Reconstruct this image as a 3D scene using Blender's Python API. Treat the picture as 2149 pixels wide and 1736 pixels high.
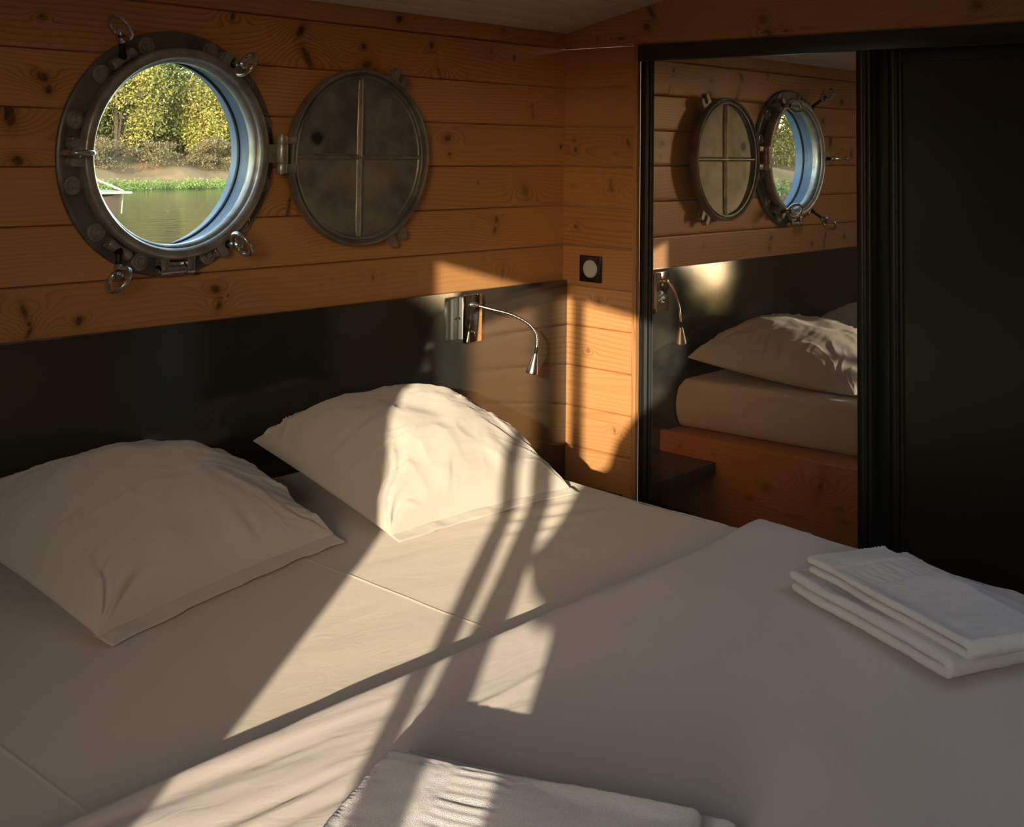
import bpy, bmesh, math
import numpy as np
from mathutils import Matrix, Vector

S = bpy.context.scene
COL = S.collection
for o in list(bpy.data.objects):
    bpy.data.objects.remove(o, do_unlink=True)

# ------------------------------------------------------------------ camera, sky, sun, exposure
ZA = 1.66                                   # height of the uppermost plank joint above the floor
cd = bpy.data.cameras.new('camera'); cam = bpy.data.objects.new('camera', cd); COL.objects.link(cam)
Rr = Vector((0.6688412573678754, -0.7432720309590235, 0.014073394636975456))
Rd = Vector((0.05464259751977161, 0.030273324051464715, -0.9980469489894588))
Rf = Vector((0.7413943343315025, 0.6683039831131665, 0.06086236255868394))
M = Matrix((( Rr.x, -Rd.x, -Rf.x), (Rr.y, -Rd.y, -Rf.y), (Rr.z, -Rd.z, -Rf.z))).to_4x4()
M.translation = Vector((-2.8008, -2.3031, ZA - 0.3112))
cam.matrix_world = M
cd.sensor_width = 36.0
cd.lens = 36.0 * 2463.886 / 2149.0
cd.shift_y = -(868 - 163.5) / 2149.0
cd.clip_start = 0.02; cd.clip_end = 500
S.camera = cam
vs = S.view_settings
vs.view_transform = 'Standard'; vs.look = 'None'; vs.gamma = 1.0; vs.use_curve_mapping = False
vs.exposure = 0.0

SUN_AZ = math.atan2(0.562, 0.827)           # the sun's rays travel toward +x +y, 12.7 degrees down
SUN_EL = math.radians(12.7)
sl = bpy.data.lights.new('sun', 'SUN'); sl.energy = 7.0; sl.angle = math.radians(0.45); sl.color = (1.0, 0.88, 0.68)
so = bpy.data.objects.new('sun', sl); COL.objects.link(so); so.location = (-8, -6, 5)
sd = Vector((math.cos(SUN_AZ) * math.cos(SUN_EL), math.sin(SUN_AZ) * math.cos(SUN_EL), -math.sin(SUN_EL)))
so.rotation_euler = sd.to_track_quat('-Z', 'Y').to_euler()

W = bpy.data.worlds.new('sky'); S.world = W; W.use_nodes = True
wn = W.node_tree.nodes; wl = W.node_tree.links; wn.clear()
sky = wn.new('ShaderNodeTexSky'); sky.sky_type = 'NISHITA'; sky.sun_disc = False; sky.dust_density = .4
sky.sun_elevation = SUN_EL; sky.sun_rotation = math.atan2(-sd.x, -sd.y)
bg = wn.new('ShaderNodeBackground'); bg.inputs['Strength'].default_value = 1.75
wo = wn.new('ShaderNodeOutputWorld')
wb = wn.new('ShaderNodeMix'); wb.data_type = 'RGBA'; wb.blend_type = 'MULTIPLY'; wb.inputs['Factor'].default_value = 1   # warm evening white balance
wb.inputs['B'].default_value = (1.0, .87, .74, 1); wl.new(sky.outputs[0], wb.inputs['A']); wl.new(wb.outputs['Result'], bg.inputs['Color']); wl.new(bg.outputs[0], wo.inputs['Surface'])

def portal(name, loc, rot, sx, sy):
    a = bpy.data.lights.new(name, 'AREA'); a.shape = 'RECTANGLE'; a.size = sx; a.size_y = sy
    a.cycles.is_portal = True
    o = bpy.data.objects.new(name, a); COL.objects.link(o); o.location = loc; o.rotation_euler = rot
portal('door_daylight', (-3.46, -2.16, 1.05), (0, -math.pi / 2, 0), 1.9, 0.72)
portal('added_hatch_daylight', (-.85, -2.35, 1.93), (0, 0, 0), 0.9, 0.8)  # portal of the roof opening added to light the bed
portal('porthole_daylight', (-1.37, 0.10, ZA - .33), (-math.pi / 2, 0, 0), 0.42, 0.42)

cy = S.cycles
cy.use_denoising = True
cy.max_bounces = 10; cy.diffuse_bounces = 6; cy.glossy_bounces = 5; cy.transmission_bounces = 4; cy.transparent_max_bounces = 10
cy.caustics_reflective = True; cy.caustics_refractive = False
cy.blur_glossy = 0.6; cy.sample_clamp_indirect = 6.0

# ------------------------------------------------------------------ numpy helpers
def sstep(a, b, x):
    t = np.clip((x - a) / (b - a), 0, 1); return t * t * (3 - 2 * t)

def vnoise(x, y, seed=0):
    x = np.asarray(x, float); y = np.asarray(y, float)
    xi = np.floor(x).astype(np.int64); yi = np.floor(y).astype(np.int64)
    fx = x - xi; fy = y - yi
    fx = fx * fx * fx * (fx * (fx * 6 - 15) + 10); fy = fy * fy * fy * (fy * (fy * 6 - 15) + 10)
    def h(a, b):
        n = (a * 374761393 + b * 668265263 + seed * 1274126177) & 0xffffffff
        n = ((n ^ (n >> 13)) * 1103515245) & 0xffffffff
        n = (n ^ (n >> 16)) & 0xffff
        return n / 32767.5 - 1.0
    a = h(xi, yi); b = h(xi + 1, yi); c = h(xi, yi + 1); d = h(xi + 1, yi + 1)
    return (a * (1 - fx) + b * fx) * (1 - fy) + (c * (1 - fx) + d * fx) * fy

def fbm(x, y, seed=0, oct=4):
    r = 0; a = 1.0
    for i in range(oct):
        r = r + a * vnoise(x * 2 ** i + 17.3 * i, y * 2 ** i - 9.1 * i, seed + i); a *= .5
    return r

# ------------------------------------------------------------------ object helpers
LOC = {}
def link(name, me, parent=None, loc=None):
    o = bpy.data.objects.new(name, me); COL.objects.link(o)
    if parent is not None:
        o.parent = parent
    if loc is not None: o.location = loc
    return o

def tag(o, label=None, cat=None, group=None, kind=None):
    if label: o['label'] = label
    if cat: o['category'] = cat
    if group: o['group'] = group
    if kind: o['kind'] = kind
    return o

def thing(name, loc, label, cat, group=None):
    o = bpy.data.objects.new(name, None); COL.objects.link(o); o.location = loc
    o.empty_display_size = .05
    LOC[o.name] = np.array(loc, float)
    return tag(o, label, cat, group)

def mesh(name, V, F, mat, parent=None, smooth=True, attrs=None, mats=None, midx=None, origin=None):
    """V: n x 3 world coordinates, F: quads array or list of tuples."""
    V = np.array(V, float)
    if parent is not None:
        org = LOC[parent.name]
    elif origin is not None:
        org = np.array(origin, float)
    else:
        lo = V.min(0); hi = V.max(0); org = np.array([(lo[0] + hi[0]) / 2, (lo[1] + hi[1]) / 2, lo[2]])
    me = bpy.data.meshes.new(name)
    Vl = V - org
    if isinstance(F, np.ndarray):
        n = F.shape[1]; m = len(F)
        me.vertices.add(len(V)); me.vertices.foreach_set('co', Vl.astype(np.float32).ravel())
        me.loops.add(n * m); me.loops.foreach_set('vertex_index', F.astype(np.int32).ravel())
        me.polygons.add(m); me.polygons.foreach_set('loop_start', np.arange(0, n * m, n, dtype=np.int32))
        me.polygons.foreach_set('loop_total', np.full(m, n, dtype=np.int32))
    else:
        me.from_pydata([tuple(v) for v in Vl], [], [tuple(int(i) for i in f) for f in F])
    if attrs:
        for k, a in attrs.items():
            at = me.attributes.new(k, 'FLOAT', 'POINT'); at.data.foreach_set('value', np.asarray(a, np.float32))
    for m_ in (mats or [mat]): me.materials.append(m_)
    if midx is not None: me.polygons.foreach_set('material_index', np.asarray(midx, np.int32))
    me.polygons.foreach_set('use_smooth', np.full(len(me.polygons), smooth))
    me.update(calc_edges=True); me.validate()
    o = link(name, me, parent, None if parent is not None else tuple(org))
    LOC[o.name] = org
    if smooth == 'auto':
        pass
    return o

def autosmooth(o, ang=35):
    me = o.data
    bm = bmesh.new(); bm.from_mesh(me)
    a = math.radians(ang)
    for e in bm.edges:
        if len(e.link_faces) == 2 and e.calc_face_angle(0) > a: e.smooth = False
    bm.to_mesh(me); bm.free()
    return o

def fix_normals(o):
    bm = bmesh.new(); bm.from_mesh(o.data); bmesh.ops.recalc_face_normals(bm, faces=bm.faces[:]); bm.to_mesh(o.data); bm.free(); return o

class MB:
    def __init__(s): s.V = []; s.F = []; s.n = 0
    def add(s, V, F, M=None):
        V = np.array(V, float)
        if M is not None:
            A = np.array(M); V = V @ A[:3, :3].T + A[:3, 3]
        s.V.append(V); s.F += [tuple(int(i) + s.n for i in f) for f in F]; s.n += len(V); return s
    def box(s, lo, hi, bev=0.0, seg=2, M=None):
        bm = bmesh.new(); bmesh.ops.create_cube(bm, size=1)
        lo = Vector(lo); hi = Vector(hi)
        for v in bm.verts:
            v.co = Vector([(lo[i] + hi[i]) / 2 + v.co[i] * (hi[i] - lo[i]) for i in range(3)])
        if bev > 0:
            bmesh.ops.bevel(bm, geom=bm.edges[:], offset=bev, segments=seg, profile=.5, affect='EDGES')
        bm.verts.index_update()
        V = [v.co[:] for v in bm.verts]; F = [[v.index for v in f.verts] for f in bm.faces]; bm.free()
        return s.add(V, F, M)
    def lathe(s, prof, seg=48, M=None, closed=False):
        """prof: (r, h) pairs around the z axis; closed = the profile is a ring"""
        V = []; F = []; k = len(prof)
        for i in range(seg):
            a = 2 * math.pi * i / seg
            for r, h in prof: V.append((r * math.cos(a), r * math.sin(a), h))
        for i in range(seg):
            j = (i + 1) % seg
            for q in range(k if closed else k - 1):
                p = (q + 1) % k
                F.append((i * k + q, j * k + q, j * k + p, i * k + p))
        if not closed:
            if .04 > prof[0][0] > 1e-6: F.append([i * k for i in range(seg)][::-1])
            if .04 > prof[-1][0] > 1e-6: F.append([i * k + k - 1 for i in range(seg)])
        return s.add(V, F, M)
    def tube(s, P, r, seg=12, closed=False, M=None):
        P = [Vector(p) for p in P]; n = len(P)
        rs = r if hasattr(r, '__len__') else [r] * n
        V = []; F = []; up = None
        for i, p in enumerate(P):
            if closed: t = (P[(i + 1) % n] - P[i - 1])
            else: t = (P[min(i + 1, n - 1)] - P[max(i - 1, 0)])
            t.normalize()
            if up is None:
                up = t.orthogonal().normalized()
            up = (up - t * up.dot(t)).normalized(); b = t.cross(up)
            for k in range(seg):
                a = 2 * math.pi * k / seg
                V.append(p + (up * math.cos(a) + b * math.sin(a)) * rs[i])
        for i in range(n if closed else n - 1):
            j = (i + 1) % n
            for k in range(seg):
                l = (k + 1) % seg
                F.append((i * seg + k, i * seg + l, j * seg + l, j * seg + k))
        if not closed:
            F.append(list(range(seg))[::-1]); F.append([(n - 1) * seg + k for k in range(seg)])
        return s.add(V, F, M)
    def prism(s, poly, h0, h1, M=None):
        n = len(poly)
        V = [(x, y, h0) for x, y in poly] + [(x, y, h1) for x, y in poly]
        F = [list(range(n))[::-1], [n + i for i in range(n)]] + [(i, (i + 1) % n, n + (i + 1) % n, n + i) for i in range(n)]
        return s.add(V, F, M)
    def torus(s, R, r, seg=40, ts=12, M=None, a0=0, a1=None):
        if a1 is None:
            return s.tube([(R * math.cos(2 * math.pi * i / seg), R * math.sin(2 * math.pi * i / seg), 0) for i in range(seg)], r, ts, True, M)
        return s.tube([(R * math.cos(a0 + (a1 - a0) * i / seg), R * math.sin(a0 + (a1 - a0) * i / seg), 0) for i in range(seg + 1)], r, ts, False, M)
    def build(s, name, mat, parent=None, ang=32, bevel=0, **kw):
        o = mesh(name, np.concatenate(s.V), s.F, mat, parent, True, **kw)
        fix_normals(o)
        if bevel:
            b = o.modifiers.new('bevel', 'BEVEL'); b.width = bevel; b.segments = 2; b.limit_method = 'ANGLE'; b.angle_limit = math.radians(40)
        return autosmooth(o, ang)

def T(x, y, z): return Matrix.Translation((x, y, z))
def R(a, ax): return Matrix.Rotation(a, 4, ax)

def gridF(nu, nv):
    i = np.arange(nu - 1)[:, None]; j = np.arange(nv - 1)[None, :]
    a = i * nv + j
    return np.stack([a, a + nv, a + nv + 1, a + 1], -1).reshape(-1, 4)

# ------------------------------------------------------------------ materials
def new_mat(name):
    m = bpy.data.materials.new(name); m.use_nodes = True
    nt = m.node_tree; b = nt.nodes['Principled BSDF']
    return m, nt.nodes, nt.links, b

def pmat(name, col, rough=.5, metal=0, spec=.5, coat=0, sheen=0, bump=None, var=None, alpha=None):
    m, N, L, b = new_mat(name)
    b.inputs['Base Color'].default_value = (*col, 1); b.inputs['Roughness'].default_value = rough
    b.inputs['Metallic'].default_value = metal; b.inputs['Specular IOR Level'].default_value = spec
    b.inputs['Coat Weight'].default_value = coat; b.inputs['Sheen Weight'].default_value = sheen
    b.inputs['Coat Roughness'].default_value = .15
    tc = N.new('ShaderNodeTexCoord')
    if var:      # (scale, second colour, amount, rough2)
        n = N.new('ShaderNodeTexNoise'); n.inputs['Scale'].default_value = var[0]; n.inputs['Detail'].default_value = 6; n.inputs['Roughness'].default_value = .62
        L.new(tc.outputs['Object'], n.inputs['Vector'])
        r = N.new('ShaderNodeValToRGB'); r.color_ramp.elements[0].position = .35; r.color_ramp.elements[1].position = .68
        r.color_ramp.elements[0].color = (*col, 1); r.color_ramp.elements[1].color = (*var[1], 1)
        L.new(n.outputs['Fac'], r.inputs['Fac']); L.new(r.outputs['Color'], b.inputs['Base Color'])
        if len(var) > 2:
            mr = N.new('ShaderNodeMapRange'); mr.inputs['To Min'].default_value = rough; mr.inputs['To Max'].default_value = var[2]
            mr.inputs['From Min'].default_value = .3; mr.inputs['From Max'].default_value = .7
            L.new(n.outputs['Fac'], mr.inputs['Value']); L.new(mr.outputs[0], b.inputs['Roughness'])
    if bump:     # (scale, strength, distance)
        n = N.new('ShaderNodeTexNoise'); n.inputs['Scale'].default_value = bump[0]; n.inputs['Detail'].default_value = 4
        L.new(tc.outputs['Object'], n.inputs['Vector'])
        bp = N.new('ShaderNodeBump'); bp.inputs['Strength'].default_value = bump[1]; bp.inputs['Distance'].default_value = bump[2]
        L.new(n.outputs['Fac'], bp.inputs['Height']); L.new(bp.outputs[0], b.inputs['Normal'])
    return m

def wood_mat(name, light, dark, knot, rough=.38, coat=.25):
    m, N, L, b = new_mat(name)
    def at(n):
        a = N.new('ShaderNodeAttribute'); a.attribute_name = n; return a.outputs['Fac']
    tc = N.new('ShaderNodeTexCoord')
    # growth rings: saw-shaped late-wood lines
    fr = N.new('ShaderNodeMath'); fr.operation = 'FRACT'; L.new(at('ring'), fr.inputs[0])
    rp = N.new('ShaderNodeValToRGB'); e = rp.color_ramp.elements
    e[0].position = 0; e[0].color = (0.35, 0.35, 0.35, 1); e[1].position = 1; e[1].color = (.75, .75, .75, 1)
    for p, v in ((.12, .05), (.5, .12), (.82, .55), (.93, 1)):
        q = e.new(p); q.color = (v, v, v, 1)
    L.new(fr.outputs[0], rp.inputs['Fac'])
    amp = N.new('ShaderNodeMath'); amp.operation = 'MULTIPLY'; L.new(rp.outputs['Color'], amp.inputs[0]); L.new(at('amp'), amp.inputs[1])
    # fine fibres along the board
    mp = N.new('ShaderNodeMapping'); mp.inputs['Scale'].default_value = (6, 6, 420); L.new(tc.outputs['Object'], mp.inputs['Vector'])
    fn = N.new('ShaderNodeTexNoise'); fn.inputs['Scale'].default_value = 1; fn.inputs['Detail'].default_value = 3; L.new(mp.outputs[0], fn.inputs['Vector'])
    f2 = N.new('ShaderNodeMath'); f2.operation = 'MULTIPLY_ADD'; f2.inputs[1].default_value = .35; L.new(fn.outputs['Fac'], f2.inputs[0]); L.new(amp.outputs[0], f2.inputs[2])
    sb = N.new('ShaderNodeMath'); sb.operation = 'SUBTRACT'; sb.use_clamp = True; sb.inputs[1].default_value = .14; L.new(f2.outputs[0], sb.inputs[0])
    mx = N.new('ShaderNodeMix'); mx.data_type = 'RGBA'; mx.inputs['A'].default_value = (*light, 1); mx.inputs['B'].default_value = (*dark, 1)
    L.new(sb.outputs[0], mx.inputs['Factor'])
    # per-board tint
    hs = N.new('ShaderNodeHueSaturation'); hs.inputs['Saturation'].default_value = 1
    mr = N.new('ShaderNodeMapRange'); mr.inputs['From Min'].default_value = -1; mr.inputs['To Min'].default_value = .82; mr.inputs['To Max'].default_value = 1.15
    L.new(at('tint'), mr.inputs['Value']); L.new(mr.outputs[0], hs.inputs['Value']); L.new(mx.outputs['Result'], hs.inputs['Color'])
    mk = N.new('ShaderNodeMix'); mk.data_type = 'RGBA'; mk.inputs['B'].default_value = (*knot, 1)
    L.new(at('knot'), mk.inputs['Factor']); L.new(hs.outputs[0], mk.inputs['A']); L.new(mk.outputs['Result'], b.inputs['Base Color'])
    b.inputs['Roughness'].default_value = rough; b.inputs['Coat Weight'].default_value = coat; b.inputs['Coat Roughness'].default_value = .25
    b.inputs['Specular IOR Level'].default_value = .35
    bp = N.new('ShaderNodeBump'); bp.inputs['Strength'].default_value = .12; bp.inputs['Distance'].default_value = .001
    L.new(sb.outputs[0], bp.inputs['Height']); L.new(bp.outputs[0], b.inputs['Normal'])
    return m

PINE = wood_mat('varnished_pine', (.64, .315, .118), (.34, .120, .034), (.014, .006, .004))
PINE_DARK = wood_mat('bed_pine', (.50, .20, .052), (.30, .095, .022), (.07, .022, .009), .45, .1)
def laminate(name, col, ior, rough):
    m, N, L, b = new_mat(name); N.remove(b); out = [n for n in N if n.type == 'OUTPUT_MATERIAL'][0]
    df = N.new('ShaderNodeBsdfDiffuse'); df.inputs[0].default_value = (*col, 1)
    gl = N.new('ShaderNodeBsdfGlossy'); gl.distribution = 'BECKMANN'; gl.inputs['Roughness'].default_value = rough; gl.inputs[0].default_value = (1, 1, 1, 1)
    fr = N.new('ShaderNodeFresnel'); fr.inputs[0].default_value = ior
    mx = N.new('ShaderNodeMixShader'); L.new(fr.outputs[0], mx.inputs[0]); L.new(df.outputs[0], mx.inputs[1]); L.new(gl.outputs[0], mx.inputs[2])
    L.new(mx.outputs[0], out.inputs['Surface'])
    return m
HEAD = laminate('black_laminate', (.030, .030, .024), 2.0, .145)
DOORBLK = laminate('black_door_laminate', (.0150, .0180, .0140), 1.75, .32)
ALU = pmat('black_aluminium', (.012, .013, .0115), .42, spec=.35)
MIRROR, _N, _L, _b = new_mat('dusty_mirror')
_b.inputs['Base Color'].default_value = (.84, .82, .77, 1); _b.inputs['Metallic'].default_value = 1; _b.inputs['Roughness'].default_value = 0
_d = _N.new('ShaderNodeBsdfDiffuse'); _d.inputs[0].default_value = (.7, .7, .6, 1); _x = _N.new('ShaderNodeMixShader')
_t = _N.new('ShaderNodeTexCoord'); _z = _N.new('ShaderNodeTexNoise'); _z.inputs['Scale'].default_value = 5; _z.inputs['Detail'].default_value = 8; _z.inputs['Distortion'].default_value = 1.5
_r = _N.new('ShaderNodeMapRange'); _r.inputs['From Min'].default_value = .35; _r.inputs['From Max'].default_value = .75; _r.inputs['To Min'].default_value = .018; _r.inputs['To Max'].default_value = .06
_L.new(_t.outputs['Object'], _z.inputs['Vector']); _L.new(_z.outputs['Fac'], _r.inputs['Value']); _L.new(_r.outputs[0], _x.inputs[0])
_L.new(_b.outputs[0], _x.inputs[1]); _L.new(_d.outputs[0], _x.inputs[2]); _L.new(_x.outputs[0], [n for n in _N if n.type == 'OUTPUT_MATERIAL'][0].inputs['Surface'])
STEEL = pmat('weathered_steel', (.50, .465, .41), .30, metal=.6, var=(22, (.27, .245, .215), .45), bump=(160, .12, .001))
STEEL_DK = pmat('dark_cast_steel', (.11, .10, .09), .36, metal=.5, var=(18, (.23, .21, .18), .50), bump=(120, .22, .0015))
STEEL_BR = pmat('polished_steel', (.62, .58, .53), .2, metal=.85, var=(60, (.42, .39, .35), .32), bump=(90, .06, .001))
BLACKTHREAD = pmat('oiled_thread', (.022, .020, .018), .45, metal=.7)
CHROME = pmat('chrome', (.78, .76, .72), .07, metal=1)
CHROMES = pmat('brushed_chrome', (.80, .78, .74), .24, metal=1)
SATIN = pmat('satin_metal', (.13, .13, .115), .5, metal=.4)
WHITEPL = pmat('white_plastic', (.62, .62, .56), .45)
BROWNPL = pmat('brown_glass_plate', (.018, .010, .007), .22, spec=.5)
REVEAL = pmat('blue_grey_paint', (.11, .20, .33), .35, var=(9, (.08, .15, .26), .5), bump=(30, .1, .002))
RUBBER = pmat('black_rubber', (.012, .013, .014), .5)
FLOORM = pmat('dark_floor', (.10, .055, .028), .45)
HULLM = pmat('painted_hull', (.25, .27, .27), .5)
SHELFM = pmat('dark_wenge_board', (.022, .013, .008), .33)
BLOCKERM = pmat('dark_shadow_sheet', (.05, .045, .04), .9)  # for the unseen sheet added to block sun

def cloth(name, col, rough=.85, weave=900, ws=.08, sheen=.15, extra=None):
    m, N, L, b = new_mat(name)
    b.inputs['Base Color'].default_value = (*col, 1); b.inputs['Roughness'].default_value = rough
    b.inputs['Sheen Weight'].default_value = sheen; b.inputs['Sheen Roughness'].default_value = .4
    b.inputs['Specular IOR Level'].default_value = .05
    b.inputs['Diffuse Roughness'].default_value = .6 if 'Diffuse Roughness' in b.inputs else 0
    tc = N.new('ShaderNodeTexCoord')
    n = N.new('ShaderNodeTexNoise'); n.inputs['Scale'].default_value = weave; n.inputs['Detail'].default_value = 2
    L.new(tc.outputs['Object'], n.inputs['Vector'])
    bp = N.new('ShaderNodeBump'); bp.inputs['Strength'].default_value = ws; bp.inputs['Distance'].default_value = .001
    L.new(n.outputs['Fac'], bp.inputs['Height'])
    # soft hand-sized unevenness and thin ironing creases
    mp = N.new('ShaderNodeMapping'); mp.inputs['Scale'].default_value = (1, 2.2, 1.5); L.new(tc.outputs['Object'], mp.inputs['Vector'])
    n2 = N.new('ShaderNodeTexNoise'); n2.inputs['Scale'].default_value = 16; n2.inputs['Detail'].default_value = 6; n2.inputs['Distortion'].default_value = 1.2
    L.new(mp.outputs[0], n2.inputs['Vector'])
    b2 = N.new('ShaderNodeBump'); b2.inputs['Strength'].default_value = .28; b2.inputs['Distance'].default_value = .004
    L.new(n2.outputs['Fac'], b2.inputs['Height']); L.new(bp.outputs[0], b2.inputs['Normal']); L.new(b2.outputs[0], b.inputs['Normal'])
    return m
SHEET = cloth('cotton_sheet', (.59, .52, .44), sheen=0)
DUVET = cloth('cotton_cover', (.57, .505, .465), sheen=0)
PILLOWM = cloth('cotton_pillowcase', (.55, .50, .435), sheen=0)
TOWELM = cloth('terry_towel', (.84, .80, .785), .95, 1050, 1.0, .25); TOWELM.node_tree.nodes['Bump'].inputs['Distance'].default_value = .0024

def pane_mat(name, haze, tint=(1, 1, 1)):
    m, N, L, b = new_mat(name)
    N.remove(b); out = [n for n in N if n.type == 'OUTPUT_MATERIAL'][0]
    tr = N.new('ShaderNodeBsdfTransparent'); tr.inputs[0].default_value = (*tint, 1)
    gl = N.new('ShaderNodeBsdfGlossy'); gl.inputs['Roughness'].default_value = .02
    df = N.new('ShaderNodeBsdfDiffuse'); df.inputs[0].default_value = (.6, .62, .6, 1)
    ge = N.new('ShaderNodeNewGeometry'); dt = N.new('ShaderNodeVectorMath'); dt.operation = 'DOT_PRODUCT'
    L.new(ge.outputs['Incoming'], dt.inputs[0]); L.new(ge.outputs['Normal'], dt.inputs[1])
    ab = N.new('ShaderNodeMath'); ab.operation = 'ABSOLUTE'; L.new(dt.outputs['Value'], ab.inputs[0])
    om = N.new('ShaderNodeMath'); om.operation = 'SUBTRACT'; om.inputs[0].default_value = 1; L.new(ab.outputs[0], om.inputs[1])
    p5 = N.new('ShaderNodeMath'); p5.operation = 'POWER'; p5.inputs[1].default_value = 5; L.new(om.outputs[0], p5.inputs[0])
    fr = N.new('ShaderNodeMath'); fr.operation = 'MULTIPLY_ADD'; fr.inputs[1].default_value = .9; fr.inputs[2].default_value = .035; L.new(p5.outputs[0], fr.inputs[0])
    m1 = N.new('ShaderNodeMixShader'); m2 = N.new('ShaderNodeMixShader')
    tc = N.new('ShaderNodeTexCoord'); nz = N.new('ShaderNodeTexNoise'); nz.inputs['Scale'].default_value = 6; nz.inputs['Detail'].default_value = 5
    L.new(tc.outputs['Object'], nz.inputs['Vector'])
    mr = N.new('ShaderNodeMapRange'); mr.inputs['To Min'].default_value = haze * .3; mr.inputs['To Max'].default_value = haze * 1.6
    mr.inputs['From Min'].default_value = .3; mr.inputs['From Max'].default_value = .7
    L.new(nz.outputs['Fac'], mr.inputs['Value'])
    L.new(fr.outputs[0], m1.inputs[0]); L.new(tr.outputs[0], m1.inputs[1]); L.new(gl.outputs[0], m1.inputs[2])
    L.new(mr.outputs[0], m2.inputs[0]); L.new(m1.outputs[0], m2.inputs[1]); L.new(df.outputs[0], m2.inputs[2])
    L.new(m2.outputs[0], out.inputs['Surface'])
    return m
GLASS = pane_mat('dusty_porthole_glass', .09, (.96, .98, .95))
WGLASS = pane_mat('clear_window_glass', 0.0)

# ------------------------------------------------------------------ wood surfaces
def wood_plank(u, v, seed, knots, width=.12, quarter=None):
    """u along the board, v across, both arrays. Returns ring, knot, amp, tint."""
    rg = np.random.RandomState(seed)
    q = rg.rand() if quarter is None else quarter
    v0 = rg.uniform(-.05, .05) if q < .55 else rg.choice([-1, 1]) * rg.uniform(.12, .25)
    h0 = rg.uniform(.012, .05)
    sp = rg.uniform(.0065, .013)
    vv = v - v0 + .018 * fbm(u * 1.3, u * 0 + seed, seed, 2) + .0045 * fbm(u * 4.5, v * 14, seed + 5, 3)
    hh = h0 + .045 * (vnoise(u * .9 + seed * 3.7, u * 0 + .5, seed + 9)) + .006 * vnoise(u * 5, v * 8, seed + 3)
    ring = np.sqrt(vv ** 2 * .8 + hh ** 2 + 1e-5) / sp
    knot = np.zeros_like(u); amp = .26 + .2 * rg.rand() + .30 * vnoise(u * 2.3, v * 12, seed + 21)
    for (ku, kv, au, av, rot, st) in knots:
        du = u - ku; dv = v - kv
        c, s_ = math.cos(rot), math.sin(rot)
        a = (du * c + dv * s_) / au; b_ = (-du * s_ + dv * c) / av
        e = np.sqrt(a * a + b_ * b_) + .12 * vnoise(u * 150, v * 150, seed)
        big = max(au, av)
        d2 = (du / (3.2 * big)) ** 2 + (dv / (1.5 * max(av, .006))) ** 2
        ring = ring + (1.8 + 160 * av) * np.exp(-d2 * .8)
        amp = amp + .45 * np.exp(-d2 * .5)
        ring = ring * (1 - sstep(1.25, .85, e)) + (e * 3.2) * sstep(1.25, .85, e)
        core = sstep(1.15, .80, e) * min(1.0, st * 1.1)
        halo = .62 * st * np.exp(-((e / 1.6) ** 2))
        knot = np.maximum(knot, np.maximum(core * (.8 + .2 * vnoise(u * 300, v * 300, 3)), halo))
    tint = np.full_like(u, rg.uniform(-.9, .9)) + .25 * vnoise(u * 1.7, v * 5, seed + 40)
    return ring, np.clip(knot, 0, 1), np.clip(amp, 0, 1), tint

def vsamples(w, step=.004):
    e = [0, .0006, .0018, .0034, .0055, .008, .0115, .016]
    mid = list(np.arange(.020, w - .020 + 1e-6, step))
    return np.array(e + mid + [w - t for t in e[::-1]])

def pdepth(t, w):
    """recession of the board face near its joints (t = height above the lower edge)"""
    lo = t; hi = w - t
    d = np.where(lo < .0115, .0055 * (1 - np.sqrt(np.clip(1 - ((.0115 - lo) / .0115) ** 2, 0, 1))), 0)
    d = d + np.where(hi < .0055, .003 * (1 - np.sqrt(np.clip(1 - ((.0055 - hi) / .0055) ** 2, 0, 1))), 0)
    d = d + np.where((lo < .0007) | (hi < .0007), .009, 0)
    return d

def clad(name, us, zlist, P, knots, seed0, mat=None, hole=None, quarter=None, **kw):
    """boards between consecutive heights in zlist; P(u, d, z) -> world coordinates"""
    Vs = []; Fs = []; A = {k: [] for k in ('ring', 'knot', 'amp', 'tint')}; n = 0
    for i, (z0, z1) in enumerate(zip(zlist[:-1], zlist[1:])):
        w = z1 - z0; t = vsamples(w) if w > .06 else np.linspace(0, w, max(6, int(w / .004)))
        U, Tt = np.meshgrid(us, t, indexing='ij')
        d = pdepth(Tt, w) if w > .03 else Tt * 0
        d = d + .0004 * vnoise(U * 3, Tt * 20, seed0 + i)
        k = [(ku, kz - z0 - w / 2, *r) for (ku, kz, *r) in knots if z0 - .004 <= kz < z1 + .004]
        fields = wood_plank(U.ravel(), (Tt - w / 2).ravel(), seed0 + i * 7, k, w, quarter)
        V = P(U.ravel(), d.ravel(), (z0 + Tt).ravel())
        F = gridF(len(us), len(t))
        if hole is not None:
            c = V[F].mean(1); keep = np.hypot(c[:, 0] - hole[0], c[:, 2] - hole[1]) > hole[2]
            F = F[keep]
        Vs.append(V); Fs.append(F + n); n += len(V)
        for kk, f in zip(('ring', 'knot', 'amp', 'tint'), fields): A[kk].append(f)
    return mesh(name, np.concatenate(Vs), np.concatenate(Fs), mat or PINE, attrs={k: np.concatenate(v) for k, v in A.items()}, **kw)

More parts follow.
